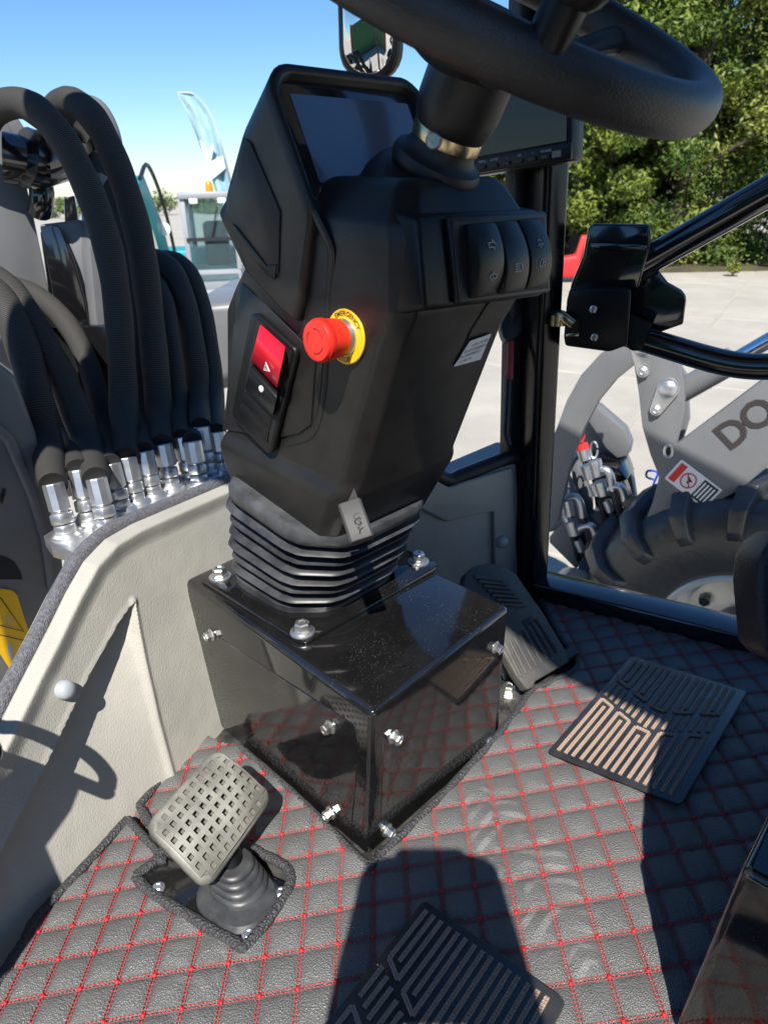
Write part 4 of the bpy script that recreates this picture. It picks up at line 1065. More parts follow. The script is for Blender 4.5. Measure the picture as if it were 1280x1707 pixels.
mk('body_mark', tube([fbq(-4, 818, .002), fbq(3, 838, .002), fbq(8, 815, .002)], .0022, 6), M['ink'], fb)
ws = mk('warning_sign', prism([fbq(*q, .002) for q in [(-40, 975), (20, 984), (28, 992), (56, 1080), (30, 1128), (20, 1122), (0, 1090), (-40, 1020)]], -bnn * .0012), M['yellow_sticker'], fb)
wo = .0036
mk('sign_outline', join(tube([fbq(-30, 978, wo), fbq(2, 998, wo), fbq(40, 1053, wo), fbq(-30, 1035, wo)], .0007, 5), tube([fbq(-10, 1056, wo), fbq(48, 1070, wo)], .0005, 5)), M['ink'], ws)
mk('sign_figure', prism([fbq(*q, wo) for q in [(14, 1068), (22, 1078), (21, 1092), (32, 1106), (28, 1112), (16, 1096), (12, 1082)]], -bnn * .0003), M['icon'], ws, smooth=0)
mk('sign_figure', prism([fbq(*q, wo) for q in [(10, 1028), (14, 1030), (17, 1044), (15, 1044)]], -bnn * .0003), M['icon'], ws, smooth=0)
mk('sign_marks', join(*[tube([fbq(13 + 8 * math.cos(a), 1036 + 8 * math.sin(a), wo), fbq(13 + 13 * math.cos(a), 1036 + 13 * math.sin(a), wo)], .0004, 4) for a in [k * .9 for k in range(7)]], tube(catmull([fbq(30, 1090, wo), fbq(34, 1098, wo), fbq(40, 1094, wo), fbq(38, 1090, wo)], 4), .0005, 4)), M['icon'], ws)
# grey bonnet corner beyond the short hoses
fd = thing('front_fender', 'pale grey front fender beyond the short hoses', 'fender', tuple(Dp(385, 560, 1.7)))
mk('fender_shell', prism([Pp(*q, Dp(385, 560, 1.6), V((0, 1, 0))) for q in [(300, 508), (352, 506), (420, 500), (420, 640), (330, 660)]], (.02, .5, 0)), M['grey'], fd, bevel=.02, seg=3)

# ================================================================== right door: tubes, latch and brackets
dpl = pb + px_ * .03; dd = V((.82, -.57, 0)).normalized(); dn = V((-.57, -.82, 0)).normalized()
def dq(px, py, off=0): return Pp(px, py, dpl + dn * off, dn)
door = thing('cab_door', 'black tube frame door with latch box on the right pillar', 'door', tuple(dq(990, 900)))
mk('frame_tube', tube([dq(1060, 445), dq(1320, 296)], .0185, 18), M['paint_black'], door)
mk('frame_tube', tube(catmull([dq(1040, 556), dq(1120, 580), dq(1170, 595), dq(1215, 606), dq(1260, 611), dq(1330, 610)], 8), .0165, 18), M['paint_black'], door)
mk('gusset_plate', prism([dq(*q, -.012) for q in [(990, 470), (1000, 420), (1080, 430), (1098, 452), (1112, 470), (1135, 483), (1142, 492), (1143, 500), (1138, 540), (1040, 575), (985, 560)]], -dn * .005), M['paint_black'], door, bevel=.002)
hd = mk('handle_cover', loft([[dq(*q, o_) for q in [(980, 380), (988, 372), (1080, 373), (1085, 380), (1084, 410), (1064, 480), (948, 490), (953, 470), (972, 425)]] for o_ in (-.010, .022)]), M['paint_black'], door, bevel=.006, seg=3)
mk('cover_step', prism([dq(*q, .022) for q in [(985, 402), (1084, 406), (1080, 418), (985, 414)]], dn * .008), M['paint_black'], hd, bevel=.004)
lb = mk('latch_box', loft([[dq(*q, o_) for q in [(950, 480), (1050, 478), (1052, 490), (1046, 575), (1016, 586), (942, 576), (940, 560), (945, 500)]] for o_ in (-.004, .046)]), M['plastic2'], door, bevel=.004, seg=3)
for q in [(989, 515), (991, 562)]:
    s_ = dq(*q, .0462)
    mk('screw', join(lathe([(.0052, 0), (.0052, .0012), (.0042, .0020), (.001, .0022)], s_, dn, 18), box(s_ + dn * .0024, dd * .0030, Up * .0006, dn * .0003), box(s_ + dn * .0024, dd * .0006, Up * .0030, dn * .00031)), M['zinc'], lb)
mk('latch_slot', prism([dq(*q, .0465) for q in [(945, 535), (966, 530), (966, 555), (945, 556)]], dn * .0004), M['ink'], lb)
mk('latch_bolt', prism([dq(*q, .047) for q in [(944, 556), (966, 553), (966, 560), (944, 561)]], dn * .003), M['brass'], lb, bevel=.001)
mk('tube_end', tube([dq(1028, 536, .012), dq(1078, 556, .008)], .021, 4), M['plastic2'], door)
mk('tube_stop', lathe([(.013, -.014), (.013, .014)], dq(1063, 566, .004), dn, 18), M['plastic2'], door, bevel=.002)
mk('striker', join(tube(catmull([dq(916, 530, -.012), dq(920, 526, .030), dq(936, 526, .052), dq(956, 540, .052)], 5), .0075, 10), lathe([(.0115, -.007), (.0115, .007)], dq(930, 533, .050), Up, 18)), M['brass'], cab)
# ================================================================== wiper motor cap and strap between console and pillar
wpz = thing('wiper_arm', 'black capped arm with a red shaft hanging left of the pillar', 'wiper', tuple(Dp(852, 640, .98)))
mk('cap', loft([[Dp(x, y, .97) + cd * dz for x, y in [(838, 515), (868, 508), (874, 540), (866, 560), (848, 570), (838, 562), (834, 545)]] for dz in (0, .025)]), M['rubber_dark'], wpz, bevel=.005, seg=2)
mk('red_shaft', tube([Dp(851, 566, .98), Dp(849, 632, .98)], .0055, 8), mat('dull_red', (.30, .035, .03), .5), wpz)
mk('arm', tube(catmull([Dp(848, 625, .98), Dp(845, 690, .98), Dp(843, 722, .98), Dp(848, 742, .98)], 6), .0045, 8), M['rubber_dark'], wpz)

# ================================================================== reversing monitor on the pillar
mon = thing('reversing_monitor', 'black reversing camera monitor with a button row behind the wheel', 'monitor', tuple(Dp(870, 240, .84)))
mx = (Dp(955, 252, .80) - Dp(815, 275, .88)).normalized(); mz_ = (Up - mx * mx.dot(Up)).normalized(); my_ = mx.cross(mz_)
if my_.dot(cd) < 0: my_ = -my_
mo0 = Dp(952, 268, .80)
def mq(x, z, o_=0): return mo0 + mx * x + mz_ * z - my_ * o_
mk('monitor_case', prism([mq(x, z) for x, z in [(0, .004), (-.004, 0), (-.196, 0), (-.2, .004), (-.2, .128), (-.194, .132), (-.006, .132), (0, .128)]], my_ * .028), M['plastic2'], mon, bevel=.002)
mk('monitor_screen', prism([mq(x, z, .0002) for x, z in [(-.006, .022), (-.194, .022), (-.194, .124), (-.006, .124)]], -my_ * .0008), mat('monitor_glass', (.008, .009, .011), .08, spec=.45), mon)
bez = mk('button_bezel', prism([mq(x, z) for x, z in [(.002, .002), (-.2, .002), (-.2, .020), (.002, .020)]], -my_ * .005), M['plastic2'], mon, bevel=.0015)
for k, s_ in enumerate(['POWER', '+', 'OK', '-', 'AV/MD', 'MENU']):
    xk = -.030 - .0185 * k
    mk('button', prism([mq(xk + x, z, .0052) for x, z in [(-.0055, .006), (.0055, .006), (.0055, .0105), (-.0055, .0105)]], -my_ * .0016), M['plastic'], bez, bevel=.0005)
    mk('button_text', text_vf(s_, .0042, mq(xk, .0145, .0054), mx, mz_, -my_, .0002), M['icon'], bez, smooth=0)
mk('sensor_window', prism([mq(x, z, .0052) for x, z in [(-.022, .006), (-.010, .006), (-.010, .013), (-.022, .013)]], -my_ * .0006), mat('sensor', (.09, .09, .1), .25), bez)
# ================================================================== outside mirror
mir = thing('side_mirror', 'rounded black side mirror above the console screen', 'mirror', tuple(Dp(610, 60, 1.2)))
mcp = Dp(613, 40, 1.15); mvn = (CAM - mcp).normalized(); mvn = (mvn + V((-.62, -.78, .0)).normalized()).normalized(); mvx = (cr - mvn * mvn.dot(cr)).normalized(); mvy = mvn.cross(mvx)
def mrl(sx, sy, r_, d_): return [mcp + mvx * x + mvy * y - mvn * d_ for x, y in rrect(sx, sy, r_, 6)]
shl = mk('mirror_shell', loft([mrl(.050, .075, .044, .0), mrl(.055, .080, .047, .006), mrl(.056, .081, .047, .02), mrl(.040, .066, .03, .042), mrl(.02, .04, .018, .052)]), M['plastic2'], mir, smooth=50)
mk('mirror_glass', loft([mrl(.044, .069, .040, -.0004), mrl(.043, .068, .039, -.001)]), M['mirror'], mir)
mk('mirror_arm', tube([mcp - mvn * .04, mcp - mvn * .05 + Up * .3 + cr * .25], .009, 10), M['paint_black'], mir)

# ================================================================== the neighbouring loader
nd = V((-math.sin(rad(58)), math.cos(rad(58)), 0)); nn = V((-nd.y, nd.x, 0))
if nn.y > 0: nn = -nn
NP0 = Dp(1215, 1095, 1.80)
def nq(px, py, off=0): return Pp(px, py, NP0 + nn * off, nn)
nl_ = thing('grey_loader', 'grey compact loader parked alongside, seen through the door frame', 'loader', (NP0.x, NP0.y, GZ))
TR_ = .435
wc = NP0.copy(); wc.z = GZ + TR_
wc = Pp(1228, 1082, NP0, nn)
tw = .155
prof_t = [(.20, .10), (.205, .135), (.23, .150), (.30, .158), (.37, .150), (.405, .128), (.418, .09), (.420, .0), (.418, -.09), (.405, -.128), (.37, -.15), (.30, -.158), (.23, -.150), (.205, -.135), (.20, -.10)]
wheel = mk('wheel', lathe(prof_t, wc - nn * tw * .9, nn, 72, cap=False), M['tyre'], nl_, smooth=60)
lx, ly, lz = frame(nn, nd)
for k in range(18):
    for s_ in (-1, 1):
        a0 = 2 * math.pi * (k + (.5 if s_ > 0 else 0)) / 18
        L_ = []
        for (h, r0, da) in ((.005, .419, 0), (.06, .419, .05), (.115, .412, .10), (.150, .375, .135), (.158, .315, .15)):
            sec_ = []
            for (dr, dw) in ((-.014, -.066), (.036, -.050), (.036, .050), (-.014, .066)):
                rr = r0 + dr * (1 if h < .13 else .7); aa = a0 + da * 1.2 + dw
                hh = h + (dr * .5 if h > .12 else 0)
                sec_.append(wc - nn * tw * .9 + nn * (s_ * hh) + (lx * math.cos(aa) + ly * math.sin(aa)) * rr)
            L_.append(sec_)
        mk('tread_lug', loft(L_), M['tyre'], wheel, bevel=.005, seg=2)
rc_ = wc - nn * tw * .9
rimo = mk('rim', lathe([(.205, .13), (.212, .137), (.205, .143), (.193, .140), (.185, .10), (.175, .04), (.150, .03), (.10, .045), (.06, .05), (.02, .05)], rc_, nn, 48, cap=False), M['rim'], wheel, smooth=35)
mk('hub_cap', lathe([(.075, .03), (.075, .115), (.068, .122), (.02, .124)], rc_, nn, 32), M['paint_black'], wheel)
for k in range(8):
    a = 2 * math.pi * k / 8 + .2; d_ = lx * math.cos(a) + ly * math.sin(a)
    mk('wheel_nut', lathe([(.016, .03), (.016, .06), (.013, .065)], rc_ + d_ * .122, nn, 6), M['paint_black'], wheel)
# boom side plate with lettering
arm = mk('boom_plate', prism([nq(*q, -.02) for q in [(940, 1010), (962, 985), (1004, 962), (1040, 925), (1070, 880), (1088, 835), (1098, 795), (1084, 760), (1070, 712), (1064, 655), (1056, 606), (1060, 582), (1078, 568), (1108, 572), (1130, 600), (1140, 640), (1138, 690), (1126, 742), (1345, 578), (1360, 720), (1290, 770), (1232, 818), (1150, 860), (1080, 930), (1020, 1000)]], -nn * .03), M['grey'], nl_, bevel=.004)
mk('boom_plate_far', prism([nq(*q, -.36) for q in [(1090, 590), (1120, 588), (1145, 630), (1148, 700), (1130, 760), (1110, 760), (1105, 680)]], -nn * .03), M['grey'], nl_, bevel=.004)
td = (nq(1280, 625) - nq(1122, 745)).normalized(); tu = nn.cross(td)
if tu.z < 0: tu = -tu
dx0 = nq(1222, 722); sz = .125
M['letter'] = mat('letter', (.035, .03, .03), .6)
for ch, q in (('D', (1222, 723)), ('O', (1264, 692))):
    mk('lettering', text_vf(ch, .089, nq(*q, -.019), td, tu, nn, .001, bold=.0022), M['letter'], arm, smooth=0)
# round hole with a worn edge
mk('pin_hole', tube([nq(1114 + 7 * math.cos(a), 752 + 10 * math.sin(a), -.019) for a in [k * .45 for k in range(14)]], .0035, 6, closed=True), M['rim'], arm)
mk('pin_hole', lathe([(.010, 0), (.010, .0006)], nq(1114, 752, -.0195), nn, 18), M['ink'], arm)
# safety sticker
def sq(u, v, o_=0):
    A, B_, C_ = nq(1136, 765, -.018), nq(1198, 812, -.018), nq(1107, 797, -.018)
    return A + (B_ - A) * u + (C_ - A) * v + nn * o_
stq = mk('safety_sticker', prism([sq(u, v) for u, v in [(0, .06), (.03, 0), (1.1, 0), (1.1, 1), (.03, 1), (0, .94)]], nn * .001), M['white'], arm)
mk('danger_bar', prism([sq(u, v, .0012) for u, v in [(.06, .1), (.22, .1), (.22, .9), (.06, .9)]], nn * .0005), M['red_ink'], stq, smooth=0)
mk('ban_ring', join(tube([sq(.43 + .16 * math.cos(a), .5 + .30 * math.sin(a), .002) for a in [k * math.pi / 12 for k in range(24)]], .0016, 6, closed=True), tube([sq(.33, .3, .002), sq(.53, .7, .002)], .0016, 6)), M['red_ink'], stq)
mk('ban_figure', prism([sq(u, v, .0012) for u, v in [(.38, .36), (.44, .40), (.52, .45), (.47, .52), (.46, .62), (.41, .60), (.42, .48)]], nn * .0004), M['ink'], stq, smooth=0)
mk('text_block', prism([sq(u, v, .0012) for u, v in [(.68, .08), (1.05, .08), (1.05, .92), (.68, .92)]], nn * .0004), M['ink'], stq, smooth=0)
mk('text_lines', join(*[prism([sq(u, v, .0018) for u, v in [(.72 + .08 * k, .16), (.76 + .08 * k, .16), (.76 + .08 * k, .84), (.72 + .08 * k, .84)]], nn * .0003) for k in range(4)]), M['white'], stq, smooth=0)
# curved lever, pins, cylinder
mk('curved_link', prism([nq(*q, -.10) for q in [(1066, 572), (1030, 574), (1000, 590), (968, 625), (944, 668), (928, 712), (918, 735), (905, 800), (905, 900), (930, 870), (943, 808), (955, 760), (974, 712), (998, 668), (1026, 634), (1060, 606)]], -nn * .03), M['grey'], nl_, bevel=.004)
def pinplate(cx, cy, ang, L_):
    c = nq(cx, cy, .0); e = nd * -math.cos(ang) + Up * math.sin(ang); f_ = nn.cross(e)
    P_ = [c + e * (.026 * math.cos(a)) + f_ * (.026 * math.sin(a)) for a in [rad(x) for x in range(-110, 111, 20)]]
    P_ += [c - e * L_ + e * (.015 * math.cos(a)) + f_ * (.015 * math.sin(a)) for a in [rad(x) for x in range(110, 251, 20)]]
    pp2 = mk('pin_plate', prism([p - nn * .018 for p in P_], nn * .008), M['zinc_bright'], nl_, bevel=.001)
    mk('pin_bolt', lathe([(.020, 0), (.019, .004), (.012, .008), (.004, .009)], c - nn * .010, nn, 24), M['zinc_bright'], pp2)
    hexbolt('bolt', pp2, c - e * L_ - nn * .010, nn, M['zinc_bright'], .009, .009, .012)
pinplate(1112, 650, rad(70), .058); pinplate(1068, 580, rad(100), .058)
mk('cylinder_barrel', tube([nq(1135, 652, -.14), nq(1215, 606, -.14)], .030, 20), M['grey'], nl_)
mk('cylinder_rod', tube([nq(1140, 649, -.14), nq(1330, 540, -.14)], .019, 18), M['chrome'], nl_)
mk('cylinder_barrel', tube([nq(1215, 606, -.14), nq(1225, 600, -.14)], .036, 20), M['grey'], nl_)
# front coupler block with hydraulic quick couplers
cq = lambda px, py, off=-.22: nq(px, py, off)
for nm, ps, off, th in (('coupler_plate', [(960, 700), (984, 680), (1010, 712), (1034, 740), (1050, 780), (1058, 830), (1052, 880), (1030, 900), (1000, 860), (985, 800), (950, 760)], -.42, .04),
                        ('coupler_hook', [(984, 680), (994, 676), (1040, 716), (1050, 740), (1046, 760), (1028, 764), (1010, 748), (978, 700)], -.36, .05),
                        ('coupler_bracket', [(950, 770), (962, 758), (985, 830), (986, 900), (972, 940), (962, 890)], -.28, .03),
                        ('coupler_bracket', [(912, 765), (930, 760), (985, 880), (970, 930), (940, 880)], -.24, .03),
                        ('coupler_frame', [(960, 765), (1030, 780), (1046, 800), (1028, 806), (966, 782)], -.30, .10),
                        ('coupler_foot', [(980, 860), (1008, 848), (1014, 880), (985, 900)], -.26, .08),
                        ('coupler_foot', [(915, 895), (942, 868), (948, 872), (972, 930), (960, 950), (915, 905)], -.20, .05),
                        ('coupler_shelf', [(905, 862), (945, 866), (944, 878), (918, 888), (905, 884)], -.22, .10)):
    mk(nm, prism([cq(*q, off) for q in ps], -nn * th), M['grey'] if nm != 'coupler_frame' else M['paint_black'], nl_, bevel=.005)
mk('pivot_tube', tube([nq(963, 975, -.01), nq(950, 968, -.25)], .045, 24), M['grey'], nl_, bevel=.003)
mk('coupler_cover', prism([cq(*q, -.33) for q in [(985, 790), (1040, 800), (1062, 860), (1060, 900), (1030, 920), (1000, 900)]], -nn * .03), M['paint_black'], nl_)
def qc(name, pts_, r_, m_, off): return mk(name, tube(catmull([cq(*q, off) for q in pts_], 5), r_, 12), m_, nl_)
for (x0, y0, capm) in ((970, 745, M['red_ink']), (920, 790, mat('cap_blue', (.02, .12, .55), .4)), (992, 772, M['zinc_bright']), (944, 838, M['zinc_bright'])):
    c0 = [(x0, y0), (x0 + 8, y0 + 30), (x0 + 18, y0 + 62), (x0 + 30, y0 + 88)]
    o_ = mk('quick_coupler', join(*[tube([cq(c0[i][0], c0[i][1], -.17), cq(c0[i][0] * .3 + c0[i + 1][0] * .7, c0[i][1] * .3 + c0[i + 1][1] * .7, -.17)], r_, 12) for i, r_ in ((0, .017), (1, .020), (2, .013))],
        tube(catmull([cq(x0 + 14, y0 + 46, -.17), cq(x0 + 36, y0 + 38, -.17), cq(x0 + 46, y0 + 46, -.17), cq(x0 + 52, y0 + 72, -.17)], 5), .012, 12)), M['zinc_bright'], nl_)
    mk('coupler_cap', join(lathe([(.019, -.008), (.019, .006)], cq(x0, y0, -.17), cq(x0 + 8, y0 + 30, -.17) - cq(x0, y0, -.17), 16), tube([cq(x0 - 2 + 6 * math.cos(a), y0 - 22 + 14 * math.sin(a), -.17) for a in [k * .5 for k in range(13)]], .003, 6)), capm, o_)
    mk('coupler_hose', tube(catmull([cq(x0 + 30, y0 + 88, -.17), cq(x0 + 40, y0 + 120, -.18), cq(x0 + 46, y0 + 150, -.22)], 6), .011, 10), M['rubber_dark'], nl_)
    mk('coupler_hose', tube(catmull([cq(x0 + 52, y0 + 70, -.17), cq(x0 + 66, y0 + 115, -.18), cq(x0 + 88, y0 + 150, -.19), cq(x0 + 120, y0 + 190, -.2)], 6), .011, 10), M['rubber'], nl_)
mk('chassis', box(NP0 - nn * .55 - nd * .3 + V((0, 0, .05)), nd * .55, nn * .18, V((0, 0, .16))), M['grey'], nl_, bevel=.02)
# blue loop of cord lying by the boom
bcord = mk('blue_cord', tube(catmull([nq(1092, 800, -.6), nq(1078, 795, -.6), nq(1080, 785, -.6), nq(1096, 788, -.6), nq(1090, 805, -.6), nq(1084, 822, -.6)], 6), .004, 6), mat('cord_blue', (.02, .06, .5), .6), nl_)

# ================================================================== excavators at the far side of the yard
def excavator(ox, oy, rz, label, s=1.0, paint='teal', grp='teal excavators across the yard'):
    t = thing('excavator', label, 'excavator', (ox, oy, GZ), grp)
    pm2 = M[paint]
    R_ = Matrix.Rotation(rz, 3, 'Z')
    def T(x, y, z):
        z = z * .45 if z < .82 else .369 + (z - .82)
        return V((ox, oy, GZ)) + R_ @ V((x * s, y * s, z * s))
    def bx_(nm, x0, x1, y0, y1, z0, z1, m_, bev=.02, par=None):
        return mk(nm, prism([T(x0, y0, z0), T(x1, y0, z0), T(x1, y1, z0), T(x0, y1, z0)], T(x0, y0, z1) - T(x0, y0, z0)), m_, par or t, bevel=bev, seg=2)
    for y in (-.62, .62):
        P_ = [(x, z) for x, z in [(-1.0, .12), (-.9, .02), (.9, .02), (1.0, .12), (1.05, .28), (.95, .42), (-.95, .42), (-1.05, .28)]]
        mk('track', prism([T(x, y - .17, z) for x, z in P_], R_ @ V((0, .34 * s, 0))), M['tyre'], t, bevel=.02)
    bx_('undercarriage', -.6, .6, -.4, .4, .2, .48, M['cab_grey'])
    bx_('house', -1.0, .85, -.75, .75, .50, .82, M['cab_grey'], .05)
    bx_('engine_cover', -1.05, -.25, -.74, .74, .80, 1.35, pm2, .08)
    bx_('side_cover', -.25, .45, -.74, -.18, .80, 1.2, pm2, .06)
    # cab: frame posts, roof, windows
    cabp = bx_('cab_shell', -.42, .55, -.02, .74, .82, 1.12, M['cab_grey'], .03)
    for (x, y) in ((-.40, 0), (-.40, .72), (.52, 0), (.52, .72)):
        xx = x + (-.10 if x > 0 else 0)
        mk('cab_post', prism([T(x - .035, y - .035, 1.1), T(x + .035, y - .035, 1.1), T(x + .035, y + .035, 1.1), T(x - .035, y + .035, 1.1)], T(xx, y, 2.08) - T(x, y, 1.1)), M['cab_grey'], cabp, bevel=.01)
    bx_('cab_roof', -.48, .50, -.06, .78, 2.06, 2.16, M['cab_grey'], .03)
    for nm, q in (('windscreen', [(.50, .03, 1.55), (.50, .69, 1.55), (.43, .69, 2.06), (.43, .03, 2.06)]), ('lower_window', [(.56, .03, .95), (.56, .69, .95), (.50, .69, 1.50), (.50, .03, 1.50)]),
                  ('side_window', [(-.36, .73, 1.12), (.50, .73, 1.12), (.42, .73, 2.06), (-.36, .73, 2.06)]), ('side_window', [(-.36, -.01, 1.12), (.50, -.01, 1.12), (.42, -.01, 2.06), (-.36, -.01, 2.06)])):
        mk(nm, prism([T(*p) for p in q], R_ @ V((-.008, .008, 0))), M['glass_dark'], cabp, smooth=0)
    for yy, x0_, x1_ in ((.365, .5, .43),):
        mk('wiper', tube([T(.535, yy, 1.56), T(.50, yy + .12, 1.95)], .012 * s, 6), M['rubber_dark'], cabp)
    mk('door_handle_rail', tube([T(.575, .76, 1.2), T(.575, .80, 1.5), T(.52, .80, 1.9)], .016 * s, 6), M['rubber_dark'], cabp)
    mk('cab_mirror', box(T(.58, .86, 1.85), R_ @ V((.02 * s, 0, 0)), R_ @ V((0, .07 * s, 0)), V((0, 0, .11 * s))), M['rubber_dark'], cabp, bevel=.01)
    mk('window_bar', prism([T(.515, 0, 1.50), T(.515, .72, 1.50), T(.512, .72, 1.55), T(.512, 0, 1.55)], R_ @ V((.02, 0, 0))), M['rubber_dark'], cabp)
    bx_('roof_light', .44, .50, .10, .22, 2.0, 2.07, M['white'], .01)
    bx_('roof_light', .44, .50, .50, .62, 2.0, 2.07, M['white'], .01)
    bx_('front_step', .55, .80, .0, .72, .72, .84, M['cab_grey'], .03)
    bx_('cab_seat', -.3, .1, .2, .55, 1.1, 1.75, M['rubber_dark'], .05)
    mk('beacon', lathe([(.05, 0), (.05, .03), (.045, .10), (.02, .13)], T(-.1, .35, 2.16), Up, 16), M['amber'], t)
    # boom, stick, bucket
    def seg_(nm, P_, wd, y0, m_):
        return mk(nm, prism([T(x, y0 - wd, z) for x, z in P_], R_ @ V((0, 2 * wd * s, 0))), m_, t, bevel=.015)
    seg_('boom_base', [(.55, .55), (.95, .5), (1.05, .95), (.75, 1.15), (.5, .9)], .16, -.34, pm2)
    for dy in (-.16, .16): mk('boom_hose', tube(catmull([T(.7, -.30 + dy, 1.0), T(1.2, -.30 + dy, 1.95), T(2.0, -.30 + dy, 2.45), T(2.7, -.30 + dy, 2.3)], 5), .025 * s, 6), M['rubber_dark'], t)
    seg_('boom', [(.7, .75), (.95, .70), (1.35, 1.45), (2.1, 2.05), (2.9, 2.02), (2.9, 2.18), (2.1, 2.35), (1.25, 1.80), (.75, 1.0)], .11, -.30, pm2)
    seg_('stick', [(2.75, 2.3), (2.95, 2.25), (2.75, .95), (2.60, .95)], .085, -.30, pm2)
    seg_('bucket', [(2.60, 1.0), (2.80, 1.0), (2.95, .6), (2.75, .32), (2.35, .30), (2.30, .42), (2.6, .5)], .28, -.30, M['cab_grey'])
    mk('boom_cylinder', tube([T(.95, -.30, .85), T(1.7, -.30, 1.75)], .05 * s, 12), M['chrome'], t)
    mk('work_light', lathe([(.06, 0), (.075, .05), (.075, .07)], T(1.3, -.16, 1.72), R_ @ V((1, 0, 0)), 14), M['white'], t)
    bx_('dozer_blade', 1.25, 1.35, -.8, .8, .08, .45, pm2, .02)
    return t
e0 = Zp(352, 500, GZ)
excavator(-2.60, 10.4, rad(-83), 'teal excavator with grey cab and amber beacon left of the screen', .92)
excavator(-6.6, 11.6, rad(-110), 'teal excavator glimpsed through the gap under the black pipe', .80)

M['green'] = mat('green_paint', (.035, .16, .05), .45, dust=((.10, .16, .08), 3, .5))
gT = V((-.62, -.78, .0)).normalized(); gS = V((gT.y, -gT.x, 0)); gC = mcp + gT * 6.5; gC.z = GZ
cont = thing('mirror_backdrop', 'added green ribbed container behind the camera, standing in for the machine in the mirror', 'container', tuple(gC))  # added only to give the side mirror its green reflection
mk('shell', box(gC + gT * 1.2 + V((0, 0, 1.36)), gS * 3.0, gT * 1.18, V((0, 0, 1.22))), M['green'], cont, bevel=.02)
for k in range(22): mk('corrugation', box(gC + gS * (-2.8 + .266 * k) - gT * .01 + V((0, 0, 1.36)), gS * .06, gT * .03, V((0, 0, 1.12))), M['green'], cont, bevel=.01, seg=1)
for z_ in (.1, 2.62): mk('rail', box(gC - gT * .03 + V((0, 0, z_)), gS * 3.02, gT * .05, V((0, 0, .08))), M['paint_black'], cont, bevel=.01)
for x_ in (-3.0, 3.0): mk('corner_post', box(gC + gS * x_ - gT * .02 + V((0, 0, 1.36)), gS * .08, gT * .06, V((0, 0, 1.3))), M['barrier_red'], cont, bevel=.01)

# ================================================================== feather flag
fd_ = 13.0
flag = thing('feather_flag', 'pale blue feather flag on a bent pole against the sky', 'flag', tuple(Dp(395, 420, fd_)))
L1 = catmull([Dp(295, 156, fd_), Dp(306, 176, fd_), Dp(322, 212, fd_), Dp(340, 262, fd_), Dp(360, 318, fd_), Dp(385, 390, fd_)], 6)
R1 = catmull([Dp(296, 154, fd_), Dp(322, 156, fd_), Dp(344, 176, fd_), Dp(360, 208, fd_), Dp(372, 250, fd_), Dp(392, 330, fd_)], 6)
vs, fs = [], []; NC = 8
for i, (a, b) in enumerate(zip(L1, R1)):
    for k in range(NC + 1):
        t = k / NC; p = a.lerp(b, t); p = p + cd * (.07 * math.sin(t * 9 + i * .12) * min(1, i / 8)); vs.append(p)
for i in range(len(L1) - 1):
    for k in range(NC): fs.append([i * (NC + 1) + k, i * (NC + 1) + k + 1, (i + 1) * (NC + 1) + k + 1, (i + 1) * (NC + 1) + k])
fm = mat('flag_cloth', (.24, .38, .43), .8, var=((.30, .44, .48), 3, 2))
fo = raw('cloth', (vs, fs), fm, flag, smooth=60); sd_ = fo.modifiers.new('sol', 'SOLIDIFY'); sd_.thickness = .004
mk('flag_print', prism([Dp(x, y, fd_ - .12) for x, y in [(332, 232), (338, 236), (347, 252), (352, 238), (357, 240), (352, 268), (364, 262), (372, 258), (376, 280), (352, 300), (345, 280)]], cd * .01), mat('flag_white', (.42, .48, .50), .8), flag)
mk('pole', tube(R1 + [Dp(402, 380, fd_), Dp(412, 480, fd_ * .99)], .018, 8), M['cab_grey'], flag)

# ================================================================== trees behind the yard
leafm = []
for c1, c2 in (((.038, .085, .012), (.22, .26, .04)), ((.026, .062, .010), (.155, .205, .03)), ((.06, .10, .015), (.28, .29, .06))):
    m_ = mat('leaf', c1, .5, var=(c2, 1.3, 4), spec=.3); P = m_.node_tree.nodes['Principled BSDF']
    P.inputs['Transmission Weight'].default_value = 0.0; P.inputs['Subsurface Weight'].default_value = 0.0
    leafm.append(m_)
barkm = mat('bark', (.07, .055, .04), .9, bump=[('n', 30, .6, .02)])
def leaf_crown(clusters, n_leaf, size, rnd):
    vs, fs = [], []
    for (c, r_, n_) in clusters:
        for _ in range(n_):
            d_ = V((rnd.gauss(0, 1), rnd.gauss(0, 1), rnd.gauss(0, 1))).normalized()
            rr = r_ * (rnd.random() ** .45)
            p = c + V((d_.x * rr, d_.y * rr, d_.z * rr * .8))
            nrm = (d_ * .6 + V((rnd.gauss(0, .6), rnd.gauss(0, .6), rnd.gauss(.5, .6)))).normalized()
            x = nrm.orthogonal().normalized(); y = nrm.cross(x); a = rnd.random() * 6.28
            u_ = x * math.cos(a) + y * math.sin(a); v_ = nrm.cross(u_); s = size * rnd.uniform(.6, 1.35)
            o = len(vs)
            vs += [p - u_ * s, p - u_ * s * .1 + v_ * s * .42 - nrm * s * .12, p + u_ * s, p - u_ * s * .1 - v_ * s * .42 - nrm * s * .12]
            fs += [[o, o + 1, o + 2], [o, o + 2, o + 3]]
    return vs, fs
